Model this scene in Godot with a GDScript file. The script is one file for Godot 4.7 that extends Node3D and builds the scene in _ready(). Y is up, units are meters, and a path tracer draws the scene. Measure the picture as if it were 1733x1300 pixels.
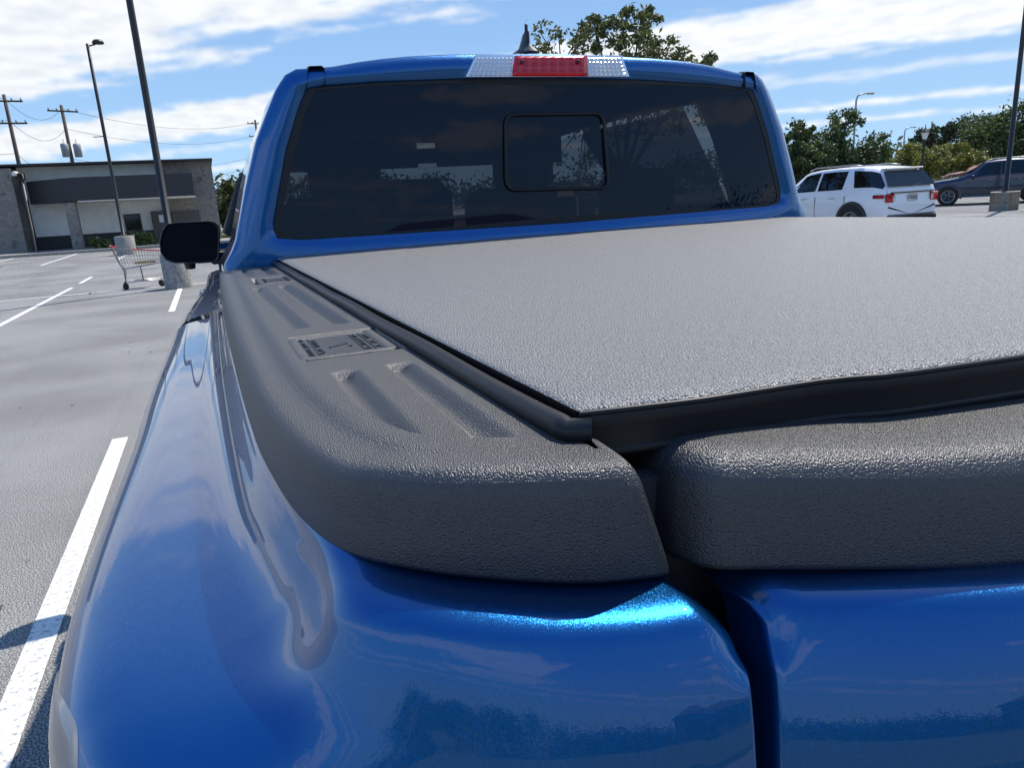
extends Node3D
# A blue pickup seen over its rear corner in a car park, sun high and ahead on the right.

const CAM_H := 1.55
const FOCAL := 1205.0
var cam_basis := Basis()
var rng := RandomNumberGenerator.new()
var mats := {}
var taken := {}

# ------------------------------------------------------------------ camera helpers
func set_basis_from_lens(pitch_deg: float, roll_deg: float, vp: Vector2) -> void:
	var p := deg_to_rad(pitch_deg)
	var r := deg_to_rad(roll_deg)
	var up := Vector3(-sin(r) * cos(p), cos(r) * cos(p), sin(p))
	var fw := Vector3(vp.x - 866.5, -(vp.y - 650.0), -FOCAL)
	fw = (fw - up * fw.dot(up)).normalized()
	var rt := fw.cross(up)
	# rows of the camera-to-world turn are right, up, back
	cam_basis = Basis(Vector3(rt.x, up.x, -fw.x), Vector3(rt.y, up.y, -fw.y), Vector3(rt.z, up.z, -fw.z))

func ray(u: float, v: float) -> Vector3:
	return cam_basis * Vector3(u - 866.5, -(v - 650.0), -FOCAL)

func at(u: float, v: float, z: float) -> Vector3:      # the point at a known depth z
	var d := ray(u, v)
	return d * (z / d.z) + Vector3(0, CAM_H, 0)

func gh(x: float, z: float) -> float:                  # the car park rises gently away from the truck
	return 0.010 * clampf(x - 6.0, 0.0, 45.0) + 0.006 * clampf(-z - 22.0, 0.0, 60.0)

func on_ground(u: float, v: float) -> Vector3:
	var d := ray(u, v)
	var p := d * (-CAM_H / d.y)
	for i in 6:
		p = d * ((gh(p.x, p.z) - CAM_H) / d.y)
	return p + Vector3(0, CAM_H, 0)

# ------------------------------------------------------------------ node helpers
func numbered(n: String) -> String:
	if not taken.has(n):
		taken[n] = 0
		return n
	taken[n] += 1
	return "%s_%03d" % [n, taken[n]]

func thing(called: String, label: String, category: String, pos: Vector3, turn := 0.0, group := "") -> Node3D:
	var o := Node3D.new()
	o.name = numbered(called)
	add_child(o)
	o.position = pos
	o.rotation.y = turn
	tag(o, label, category, group)
	return o

func tag(o: Node3D, label: String, category: String, group := "") -> void:
	o.set_meta("label", label)
	o.set_meta("category", category)
	if group != "":
		o.set_meta("group", group)

func part(called: String, st, m: Material, parent: Node3D, off := Vector3.ZERO) -> MeshInstance3D:
	var o := MeshInstance3D.new()
	o.name = called
	o.mesh = st.commit() if st is SurfaceTool else st
	o.material_override = m
	o.position = off
	parent.add_child(o, true)
	return o

func structure(called: String, st: SurfaceTool, m: Material) -> MeshInstance3D:
	var o := MeshInstance3D.new()
	o.name = numbered(called)
	o.mesh = st.commit()
	o.material_override = m
	add_child(o)
	o.set_meta("kind", "structure")
	return o

func copy(o: Node3D, pos: Vector3, turn: float, label := "", called := "") -> Node3D:
	var c: Node3D = o.duplicate()
	c.name = numbered(called if called != "" else str(o.name).rstrip("_0123456789"))
	add_child(c)
	c.position = pos
	c.rotation.y = turn
	if label != "":
		c.set_meta("label", label)
	return c

# ------------------------------------------------------------------ mesh helpers
func mb(flat := false) -> SurfaceTool:
	var st := SurfaceTool.new()
	st.begin(Mesh.PRIMITIVE_TRIANGLES)
	st.set_smooth_group(-1 if flat else 0)
	return st

func fin(st: SurfaceTool) -> SurfaceTool:
	st.generate_normals()
	return st

func tri(st: SurfaceTool, a: Vector3, b: Vector3, c: Vector3) -> void:
	st.add_vertex(a); st.add_vertex(b); st.add_vertex(c)

func quad(st: SurfaceTool, a: Vector3, b: Vector3, c: Vector3, d: Vector3) -> void:
	tri(st, a, b, c); tri(st, a, c, d)

func grid(st: SurfaceTool, rows: Array, closed := false) -> void:
	for i in rows.size() - 1:
		var r0: PackedVector3Array = rows[i]
		var r1: PackedVector3Array = rows[i + 1]
		var n := r0.size()
		for j in (n if closed else n - 1):
			var k := (j + 1) % n
			quad(st, r0[j], r0[k], r1[k], r1[j])

func box(st: SurfaceTool, c: Vector3, s: Vector3, bev := 0.0, b := Basis()) -> void:
	var h := s / 2.0
	if bev <= 0.0:
		var v := []
		for i in 8:
			v.append(c + b * Vector3(h.x if i & 1 else -h.x, h.y if i & 2 else -h.y, h.z if i & 4 else -h.z))
		for f in [[0, 1, 3, 2], [5, 4, 6, 7], [4, 0, 2, 6], [1, 5, 7, 3], [2, 3, 7, 6], [4, 5, 1, 0]]:
			quad(st, v[f[3]], v[f[2]], v[f[1]], v[f[0]])
		return
	# a chamfered box: each corner is three vertices
	var q := {}
	for i in 8:
		var sg := Vector3(1 if i & 1 else -1, 1 if i & 2 else -1, 1 if i & 4 else -1)
		for ax in 3:
			var p := Vector3(sg.x * (h.x - (0.0 if ax == 0 else bev)), sg.y * (h.y - (0.0 if ax == 1 else bev)), sg.z * (h.z - (0.0 if ax == 2 else bev)))
			q[i * 3 + ax] = c + b * p
	for ax in 3:
		var a1 := (ax + 1) % 3
		var a2 := (ax + 2) % 3
		for s1 in 2:
			var o := (s1 << ax)
			quad(st, q[o * 3 + ax], q[(o | (1 << a1)) * 3 + ax], q[(o | (1 << a1) | (1 << a2)) * 3 + ax], q[(o | (1 << a2)) * 3 + ax])
			for s2 in 2:      # edge between faces ax and a1
				var e := (s1 << ax) | (s2 << a1)
				quad(st, q[e * 3 + ax], q[(e | (1 << a2)) * 3 + ax], q[(e | (1 << a2)) * 3 + a1], q[e * 3 + a1])
	for i in 8:
		tri(st, q[i * 3], q[i * 3 + 1], q[i * 3 + 2])

func tube(st: SurfaceTool, pts: Array, r0: float, r1 := -1.0, n := 8, caps := true) -> void:
	if r1 < 0.0:
		r1 = r0
	var rows := []
	var side := Vector3.ZERO
	for i in pts.size():
		var t: Vector3 = (pts[mini(i + 1, pts.size() - 1)] - pts[maxi(i - 1, 0)]).normalized()
		if i == 0:
			side = t.cross(Vector3(0.31, 0.9, 0.17)).normalized() if absf(t.y) < 0.9 else t.cross(Vector3(1, 0.1, 0)).normalized()
		side = (side - t * side.dot(t)).normalized()
		var up := t.cross(side)
		var r := lerpf(r0, r1, float(i) / (pts.size() - 1))
		var row := PackedVector3Array()
		for k in n:
			var a := TAU * k / n
			row.append(pts[i] + (side * cos(a) + up * sin(a)) * r)
		rows.append(row)
	grid(st, rows, true)
	if caps:
		for e in [0, pts.size() - 1]:
			for k in n:
				tri(st, pts[e], rows[e][k], rows[e][(k + 1) % n])

func lathe(st: SurfaceTool, prof: Array, c: Vector3, n := 24, axis := Basis()) -> void:   # prof: Vector2(radius, height)
	var rows := []
	for p in prof:
		var row := PackedVector3Array()
		for k in n:
			var a := TAU * k / n
			row.append(c + axis * Vector3(cos(a) * p.x, p.y, sin(a) * p.x))
		rows.append(row)
	grid(st, rows, true)

func smooth_path(pts: Array, per := 8) -> PackedVector2Array:   # Catmull-Rom
	var out := PackedVector2Array()
	for i in pts.size() - 1:
		var a: Vector2 = pts[maxi(i - 1, 0)]
		var b: Vector2 = pts[i]
		var c: Vector2 = pts[i + 1]
		var d: Vector2 = pts[mini(i + 2, pts.size() - 1)]
		for k in per:
			out.append(b.cubic_interpolate(c, a, d, float(k) / per))
	out.append(pts[-1])
	return out

func ss(a: float, b: float, x: float) -> float:
	return smoothstep(a, b, x)

# ------------------------------------------------------------------ materials
func lin(r: float, g: float, b: float) -> Color:
	return Color(r, g, b).linear_to_srgb()

func mat(key: String, c: Color, rough := 0.6, metal := 0.0) -> StandardMaterial3D:
	if mats.has(key):
		return mats[key]
	var m := StandardMaterial3D.new()
	m.resource_name = key
	m.albedo_color = c
	m.roughness = rough
	m.metallic = metal
	mats[key] = m
	return m

func noise_tex(kind: int, freq: float, size: int, octaves: int, ramp: Array, seed_n: int, as_normal := false, strength := 4.0) -> NoiseTexture2D:
	var n := FastNoiseLite.new()
	n.noise_type = kind
	n.frequency = freq
	n.seed = seed_n
	n.fractal_type = FastNoiseLite.FRACTAL_FBM if octaves > 1 else FastNoiseLite.FRACTAL_NONE
	n.fractal_octaves = octaves
	var t := NoiseTexture2D.new()
	t.width = size
	t.height = size
	t.seamless = true
	t.seamless_blend_skirt = 0.1
	t.noise = n
	t.as_normal_map = as_normal
	t.bump_strength = strength
	if ramp.size():
		var g := Gradient.new()
		var offs := PackedFloat32Array()
		var cols := PackedColorArray()
		for e in ramp:
			offs.append(e[0])
			cols.append(e[1])
		g.offsets = offs
		g.colors = cols
		t.color_ramp = g
	return t

func world_tri(m: StandardMaterial3D, per_metre: float) -> void:
	m.uv1_triplanar = true
	m.uv1_world_triplanar = true
	m.uv1_scale = Vector3.ONE * per_metre

func coarse(m: StandardMaterial3D, t: Texture2D, per_metre: float) -> void:
	m.detail_enabled = true
	m.detail_albedo = t
	m.detail_blend_mode = BaseMaterial3D.BLEND_MODE_MUL
	m.detail_uv_layer = BaseMaterial3D.DETAIL_UV_2
	m.uv2_triplanar = true
	m.uv2_world_triplanar = true
	m.uv2_scale = Vector3.ONE * per_metre

func g8(v: float) -> Color:
	return Color(v, v, v)

func grain_tiles(size: int, cells: int, seed_n: int) -> Array:   # leather-like pebbles that tile: domes between narrow valleys
	rng.seed = seed_n
	var px := PackedVector2Array()
	var hs := PackedFloat32Array()
	for i in cells * cells:
		px.append(Vector2(rng.randf(), rng.randf()))
		hs.append(rng.randf_range(0.55, 1.0))
	var im := Image.create(size, size, false, Image.FORMAT_RF)
	for j in size:
		for i in size:
			var u := (i + 0.5) / size * cells
			var v := (j + 0.5) / size * cells
			var cu := int(u)
			var cv := int(v)
			var f1 := 9.0
			var f2 := 9.0
			var h := 1.0
			for dy in [-1, 0, 1]:
				for dx in [-1, 0, 1]:
					var k: int = posmod(cv + dy, cells) * cells + posmod(cu + dx, cells)
					var q := px[k]
					var ex: float = cu + dx + q.x - u
					var ey: float = cv + dy + q.y - v
					var d: float = ex * ex + ey * ey
					if d < f1:
						f2 = f1
						f1 = d
						h = hs[k]
					elif d < f2:
						f2 = d
			var e := sqrt(f2) - sqrt(f1)
			im.set_pixel(i, j, Color(h * (1.0 - 1.35 * f1) * (0.75 + 0.25 * clampf(e * 3.0, 0.0, 1.0)), 0, 0))
	return [im]

func flake_tile(size: int, seed_n: int) -> Image:     # metal flakes: each texel cell leans its own way
	rng.seed = seed_n
	var im := Image.create(size, size, false, Image.FORMAT_RGB8)
	for j in size:
		for i in size:
			var t := rng.randfn() * 0.08
			var r := rng.randfn() * 0.08
			im.set_pixel(i, j, Color(0.5 + clampf(t, -0.45, 0.45), 0.5 + clampf(r, -0.45, 0.45), 1.0))
	return im

func make_materials() -> void:
	var tiles := grain_tiles(768, 44, 6)
	var pebble := ImageTexture.create_from_image(tiles[0])
	var flake_n := ImageTexture.create_from_image(flake_tile(512, 5))
	var fine := noise_tex(FastNoiseLite.TYPE_SIMPLEX_SMOOTH, 0.06, 512, 3, [], 11)

	var paint := mat("blue_paint", lin(0.0, 0.086, 0.275), 0.26, 0.85)
	paint.clearcoat_enabled = true
	paint.clearcoat = 1.0
	paint.clearcoat_roughness = 0.015
	paint.normal_enabled = true
	paint.normal_texture = flake_n
	paint.normal_scale = 1.0
	world_tri(paint, 15.0)

	var cap := mat("rail_plastic", lin(0.018, 0.0184, 0.0198), 0.42)
	cap.heightmap_enabled = true
	cap.heightmap_texture = pebble
	cap.heightmap_scale = 0.060
	cap.metallic_specular = 0.75
	world_tri(cap, 24.0)

	var vinyl := mat("tonneau_vinyl", lin(0.175, 0.175, 0.175), 0.44)
	vinyl.heightmap_enabled = true
	vinyl.heightmap_texture = pebble
	vinyl.heightmap_scale = 0.13
	vinyl.metallic_specular = 0.6
	world_tri(vinyl, 15.0)

	var rub := mat("rubber", lin(0.012, 0.012, 0.013), 0.42)
	rub.metallic_specular = 0.4
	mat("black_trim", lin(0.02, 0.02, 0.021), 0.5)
	mat("black_gloss", lin(0.006, 0.006, 0.007), 0.12)
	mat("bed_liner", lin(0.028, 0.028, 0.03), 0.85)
	mat("plate_plastic", lin(0.05, 0.052, 0.055), 0.38)
	mat("interior", lin(0.015, 0.015, 0.016), 0.8)
	mat("headliner", lin(0.02, 0.02, 0.02), 0.9)
	var glass := mat("tinted_glass", Color(0.03, 0.10, 0.17, 0.89), 0.0)
	glass.transparency = BaseMaterial3D.TRANSPARENCY_ALPHA
	glass.metallic_specular = 0.32
	var wg := mat("window_glass", Color(0.02, 0.03, 0.03, 0.35), 0.0)
	wg.transparency = BaseMaterial3D.TRANSPARENCY_ALPHA
	var dg := mat("dark_glass", lin(0.006, 0.007, 0.008), 0.04)
	dg.metallic_specular = 0.5
	mat("mirror_glass", lin(0.004, 0.006, 0.012), 0.25).metallic_specular = 0.2
	var lens := mat("clear_lens", Color(0.8, 0.82, 0.84, 0.22), 0.05)
	lens.transparency = BaseMaterial3D.TRANSPARENCY_ALPHA
	mat("reflector", lin(0.9, 0.9, 0.91), 0.16, 0.7)
	var red := mat("red_lens", lin(0.55, 0.004, 0.02), 0.12)
	red.clearcoat_enabled = true
	red.clearcoat_roughness = 0.03
	red.backlight_enabled = true
	red.backlight = Color(0.8, 0.05, 0.1)
	var tl := mat("tail_lens", lin(0.15, 0.15, 0.155), 0.4)
	tl.clearcoat_enabled = true
	tl.clearcoat_roughness = 0.04
	mat("lamp_housing", lin(0.22, 0.22, 0.225), 0.45)
	mat("bulb_cover", lin(0.42, 0.36, 0.26), 0.3)
	mat("chrome", lin(0.8, 0.8, 0.82), 0.1, 1.0)
	mat("tyre", lin(0.018, 0.018, 0.018), 0.85)
	mat("alloy", lin(0.42, 0.43, 0.45), 0.3, 0.9)

	# asphalt: pale aged aggregate, patches and stains
	var a := mat("asphalt", Color.WHITE, 0.96)
	a.albedo_texture = noise_tex(FastNoiseLite.TYPE_SIMPLEX, 0.06, 1024, 4, [[0.0, lin(0.10, 0.10, 0.10)], [0.36, lin(0.12, 0.119, 0.116)], [0.47, lin(0.205, 0.203, 0.197)], [0.56, lin(0.25, 0.248, 0.24)], [0.66, lin(0.40, 0.397, 0.385)], [1.0, lin(0.60, 0.59, 0.57)]], 21)
	world_tri(a, 1.6)
	a.metallic_specular = 0.25
	a.heightmap_enabled = true
	a.heightmap_texture = a.albedo_texture
	a.heightmap_scale = 0.15
	coarse(a, noise_tex(FastNoiseLite.TYPE_SIMPLEX_SMOOTH, 0.008, 1024, 6, [[0.25, g8(0.88)], [0.5, g8(0.95)], [0.75, g8(1.0)]], 5), 0.045)
	# line paint, worn
	var lp := mat("line_paint", Color.WHITE, 0.75)
	lp.albedo_texture = noise_tex(FastNoiseLite.TYPE_SIMPLEX, 0.035, 512, 5, [[0.0, lin(0.25, 0.25, 0.24)], [0.22, lin(0.42, 0.42, 0.405)], [0.33, lin(0.64, 0.64, 0.61)], [1.0, lin(0.76, 0.76, 0.73)]], 31)
	world_tri(lp, 1.4)
	mats["yellow_paint"] = lp.duplicate()
	mats["yellow_paint"].albedo_color = Color(0.95, 0.87, 0.55)

	var con := mat("concrete", Color.WHITE, 0.9)
	con.albedo_texture = noise_tex(FastNoiseLite.TYPE_SIMPLEX, 0.02, 512, 6, [[0.2, lin(0.17, 0.16, 0.145)], [0.5, lin(0.29, 0.275, 0.25)], [0.8, lin(0.36, 0.345, 0.315)]], 41)
	world_tri(con, 0.8)
	var stone := mat("stone_cladding", Color.WHITE, 0.95)
	stone.albedo_texture = noise_tex(FastNoiseLite.TYPE_CELLULAR, 0.035, 512, 3, [[0.0, lin(0.30, 0.27, 0.23)], [0.35, lin(0.19, 0.175, 0.155)], [0.7, lin(0.26, 0.24, 0.215)], [1.0, lin(0.08, 0.075, 0.07)]], 51)
	(stone.albedo_texture as NoiseTexture2D).noise.cellular_return_type = FastNoiseLite.RETURN_CELL_VALUE
	world_tri(stone, 0.14)
	var stu := mat("stucco", Color.WHITE, 0.95)
	stu.albedo_texture = noise_tex(FastNoiseLite.TYPE_SIMPLEX_SMOOTH, 0.012, 512, 5, [[0.2, lin(0.78, 0.77, 0.72)], [0.8, lin(0.87, 0.86, 0.81)]], 61)
	world_tri(stu, 0.25)
	mat("grey_panel", lin(0.035, 0.034, 0.036), 0.7)
	mat("grey_door", lin(0.07, 0.065, 0.065), 0.6)
	mat("dark_metal", lin(0.015, 0.015, 0.014), 0.45)
	mat("galvanised", lin(0.33, 0.34, 0.35), 0.4, 0.5)
	mat("transformer_grey", lin(0.30, 0.31, 0.32), 0.5)
	mat("wood_pole", lin(0.11, 0.085, 0.065), 0.9)
	mat("wire", lin(0.02, 0.02, 0.02), 0.6)
	mat("cart_wire", lin(0.35, 0.36, 0.37), 0.35, 0.8)
	mat("cart_red", lin(0.45, 0.03, 0.04), 0.4)
	mat("cardboard", lin(0.42, 0.30, 0.17), 0.9)
	var wp := mat("white_car_paint", lin(0.78, 0.79, 0.81), 0.3)
	wp.clearcoat_enabled = true
	wp.clearcoat_roughness = 0.03
	var np := mat("navy_car_paint", lin(0.012, 0.018, 0.045), 0.3, 0.4)
	np.clearcoat_enabled = true
	np.clearcoat_roughness = 0.03
	var sp := mat("silver_car_paint", lin(0.45, 0.46, 0.48), 0.3, 0.6)
	sp.clearcoat_enabled = true
	var rp := mat("red_car_paint", lin(0.24, 0.03, 0.03), 0.3, 0.4)
	rp.clearcoat_enabled = true
	mat("plate_white", lin(0.6, 0.62, 0.66), 0.5)
	mat("plate_ink", lin(0.05, 0.06, 0.12), 0.6)
	mat("bark", lin(0.085, 0.068, 0.052), 0.95)
	var lf := mat("leaf", Color.WHITE, 0.62)
	lf.vertex_color_use_as_albedo = true
	lf.backlight_enabled = true
	lf.backlight = Color(0.55, 0.6, 0.35)
	var gr := mat("grass", Color.WHITE, 0.95)
	gr.albedo_texture = noise_tex(FastNoiseLite.TYPE_SIMPLEX, 0.05, 512, 5, [[0.2, lin(0.06, 0.085, 0.025)], [0.8, lin(0.16, 0.17, 0.06)]], 71)
	world_tri(gr, 0.5)
	mat("cream_wall", lin(0.24, 0.20, 0.16), 0.9)
	mat("brown_roof", lin(0.10, 0.06, 0.045), 0.9)
	mat("lamp_glass", lin(0.7, 0.7, 0.66), 0.2)

# ------------------------------------------------------------------ sky
func make_sky() -> Image:
	var w := 2048
	var h := 1024
	var im := Image.create(w, h, false, Image.FORMAT_RGBF)
	var n1 := FastNoiseLite.new()
	n1.seed = 4; n1.frequency = 0.55; n1.fractal_type = FastNoiseLite.FRACTAL_FBM; n1.fractal_octaves = 3
	var n2 := FastNoiseLite.new()
	n2.seed = 9; n2.frequency = 1.3; n2.fractal_type = FastNoiseLite.FRACTAL_FBM; n2.fractal_octaves = 6; n2.fractal_gain = 0.56
	var sun := Vector3(0.465, 0.853, -0.24).normalized()
	# bands of cloud across the direction p (in units of the cloud deck's height): centre, half width, strength
	var bands := [[2.45, 1.05, 1.0], [5.5, 0.92, 1.0], [7.5, 0.35, 0.5], [10.2, 0.42, 0.95], [12.7, 0.45, 0.85], [-2.7, 0.62, 0.95], [-4.7, 0.28, 0.7], [-6.0, 0.25, 0.7]]
	# long thin streaks low in the sky behind: azimuth, height, half length, half height (degrees), strength
	var puffs := [[138, 9.0, 13, 1.0, 0.8], [135, 13.0, 17, 1.3, 0.9], [133, 17.5, 18, 1.3, 0.9], [136, 22.5, 13, 1.4, 0.8], [131, 29.0, 10, 2.6, 0.75], [162, 9.5, 8, 0.9, 0.8], [160, 12.5, 10, 1.0, 0.85], [163, 16.0, 9, 1.0, 0.85], [156, 24.0, 6, 1.6, 0.8], [212, 13.0, 18, 2.2, 0.8], [236, 24.0, 20, 5.0, 0.9]]
	for j in h:
		var v := (j + 0.5) / h
		var y := cos(v * PI)
		var sy := sin(v * PI)
		var el := 90.0 - v * 180.0
		for i in w:
			if y < -0.02:
				im.set_pixel(i, j, Color(0.30, 0.33, 0.36))
				continue
			var az := (i + 0.5) / w * TAU
			var d := Vector3(sin(az) * sy, maxf(y, 0.004), -cos(az) * sy)
			var c := d.dot(sun)
			var t := pow(1.0 - d.y, 3.0)
			var col := Color(0.075, 0.24, 0.64).lerp(Color(0.45, 0.69, 0.92), t)
			col = col.lerp(Color(0.30, 0.46, 0.74), 0.55 * pow(maxf(0.0, c), 3.0))
			col = col.lerp(Color(0.95, 0.97, 1.0), 0.45 * pow(maxf(0.0, c), 24.0))
			var q := Vector2(d.x, d.z) / (d.y + 0.01)
			var al := q.x * 0.68 + q.y * 0.73
			var pp := q.x * 0.73 - q.y * 0.68
			# the deck's bands wander and fray along their length
			var warp := n1.get_noise_2d(al * 0.55, pp * 0.5) * 0.42
			var fray := n2.get_noise_2d(al * 0.9, pp * 1.7)
			var far := ss(14.0, 30.0, q.length())
			var cov := 0.0
			for b in bands:
				var e: float = b[1] - absf(pp + warp - b[0])
				if b[0] < 0.0 and b[0] > -3.5 and al > 1.6:
					continue
				cov = maxf(cov, b[2] * ss(-0.10, 0.34, e + fray * 0.50))
			for b in puffs:
				var ea: float = rad_to_deg(wrapf(az - deg_to_rad(b[0]), -PI, PI)) / b[2]
				var ee: float = (el - b[1]) / b[3]
				if absf(ea) < 1.6 and absf(ee) < 2.2:
					var nn := n2.get_noise_2d(az * 9.0 + b[1], el * 0.30)
					cov = maxf(cov, b[4] * ss(0.0, 0.75, 1.0 - ea * ea - ee * ee + nn * 1.1))
			var tex := 0.5 + 0.5 * n2.get_noise_2d(al * 2.1 + 31.0, pp * 2.6)
			cov *= 0.78 + 0.34 * tex
			cov = clampf(cov, 0.0, 0.97) * (1.0 - 0.8 * far)
			var bright := 0.72 + 0.30 * tex + 0.22 * pow(maxf(0.0, c), 3.0)
			var cl := Color(0.91, 0.935, 0.96) * bright
			col = col.lerp(cl, cov)
			im.set_pixel(i, j, col)
	return im

# ------------------------------------------------------------------ the pickup
const TX := 0.876           # the truck's middle
const REAR := [Vector2(0.006, -1.72), Vector2(0.004, -1.1), Vector2(0.006, -0.76), Vector2(0.010, -0.54), Vector2(0.015, -0.45), Vector2(0.024, -0.375), Vector2(0.040, -0.322), Vector2(0.070, -0.287), Vector2(0.105, -0.2655), Vector2(0.135, -0.2535), Vector2(0.160, -0.2475), Vector2(0.1805, -0.2445)]
const SIDE_PROF := [Vector2(-0.010, -0.156), Vector2(0.000, -0.168), Vector2(0.004, -0.182), Vector2(0.010, -0.197), Vector2(0.018, -0.207), Vector2(0.034, -0.216), Vector2(0.058, -0.2205), Vector2(0.082, -0.225), Vector2(0.099, -0.234), Vector2(0.110, -0.248), Vector2(0.115, -0.272), Vector2(0.117, -0.32), Vector2(0.117, -0.42)]
const REAR_PROF := [Vector2(-0.016, -0.1715), Vector2(0.004, -0.1715), Vector2(0.019, -0.1724), Vector2(0.0285, -0.1765), Vector2(0.0345, -0.1845), Vector2(0.0415, -0.198), Vector2(0.0495, -0.218), Vector2(0.0565, -0.240), Vector2(0.0625, -0.263), Vector2(0.0665, -0.287), Vector2(0.069, -0.313), Vector2(0.070, -0.352), Vector2(0.070, -0.42)]

func mirror_x(rows: Array) -> Array:
	var out := []
	for r in rows:
		var m := PackedVector3Array()
		for p in r:
			m.append(Vector3(2.0 * TX - p.x, p.y, p.z))
		out.append(m)
	return out

func plan_normals(path: PackedVector2Array) -> PackedVector2Array:   # to the left of travel: outward for REAR
	var out := PackedVector2Array()
	for i in path.size():
		var t := path[mini(i + 1, path.size() - 1)] - path[maxi(i - 1, 0)]
		t = t.normalized()
		out.append(Vector2(-t.y, t.x))
	return out

func panel_point(path: PackedVector2Array, nrm: PackedVector2Array, i: int, k: float, lift := 0.0) -> Vector3:
	var w := ss(0.08, 0.86, nrm[i].y)
	var sp := smooth_prof(SIDE_PROF, k)
	sp.x += (0.009 * ss(-1.72, -1.0, path[i].y) + 0.013 * ss(-0.95, -0.42, path[i].y)) * ss(0.03, 0.10, sp.x)
	var o := sp.lerp(smooth_prof(REAR_PROF, k), w)
	var n := nrm[i]
	var p := path[i] + n * (o.x + lift)
	# the edge beside the tailgate leans inwards below and rounds off above
	var near := ss(0.11, 0.1805, path[i].x)
	p.x -= 0.17 * clampf(-0.195 - o.y, 0.0, 0.12) * near + n.x * o.x * near
	var d := clampf((path[i].x - 0.1645) / 0.016, 0.0, 1.0)
	var y := o.y - 0.012 * d * d * ss(-0.205, -0.178, o.y)
	y += 0.0085 * (1.0 - ss(0.05, 0.165, path[i].x)) * ss(-0.215, -0.172, o.y)
	return Vector3(p.x, y + CAM_H + (lift * 0.6 if k < 9.5 else 0.0), p.y)

func smooth_prof(pr: Array, k: float) -> Vector2:
	var i := clampi(int(floor(k)), 0, pr.size() - 2)
	return pr[i].cubic_interpolate(pr[i + 1], pr[maxi(i - 1, 0)], pr[mini(i + 2, pr.size() - 1)], k - i)

func cap_height(x: float, z: float) -> float:    # of the rail cap's upper face
	var y := -0.1125
	var drift := 0.016 * clampf((-z - 0.55) / 0.65, 0.0, 1.0)
	# long channels pressed into the face, stopping short of the covers
	for c in [0.078, 0.118]:
		for s in [[-0.512, -0.308], [-1.215, -0.735], [-1.69, -1.44]]:
			var along := minf(z - s[0], s[1] - z)
			var across: float = x - c + drift
			# a steep face towards the outside, a long ramp towards the bed
			var prof := ss(-0.0125, -0.0080, across) * (1.0 - smoothstep(-0.005, 0.0095, across))
			y -= 0.0058 * prof * ss(-0.001, 0.006, along)
	for s in [[0.046, 0.1335, -0.684, -0.5655], [0.0605, 0.132, -1.392, -1.264]]:
		var e := minf(minf(x - s[0], s[1] - x), minf(z - s[2], s[3] - z))
		y -= 0.0065 * ss(-0.001, 0.0008, e)
	return y + CAM_H

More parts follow.
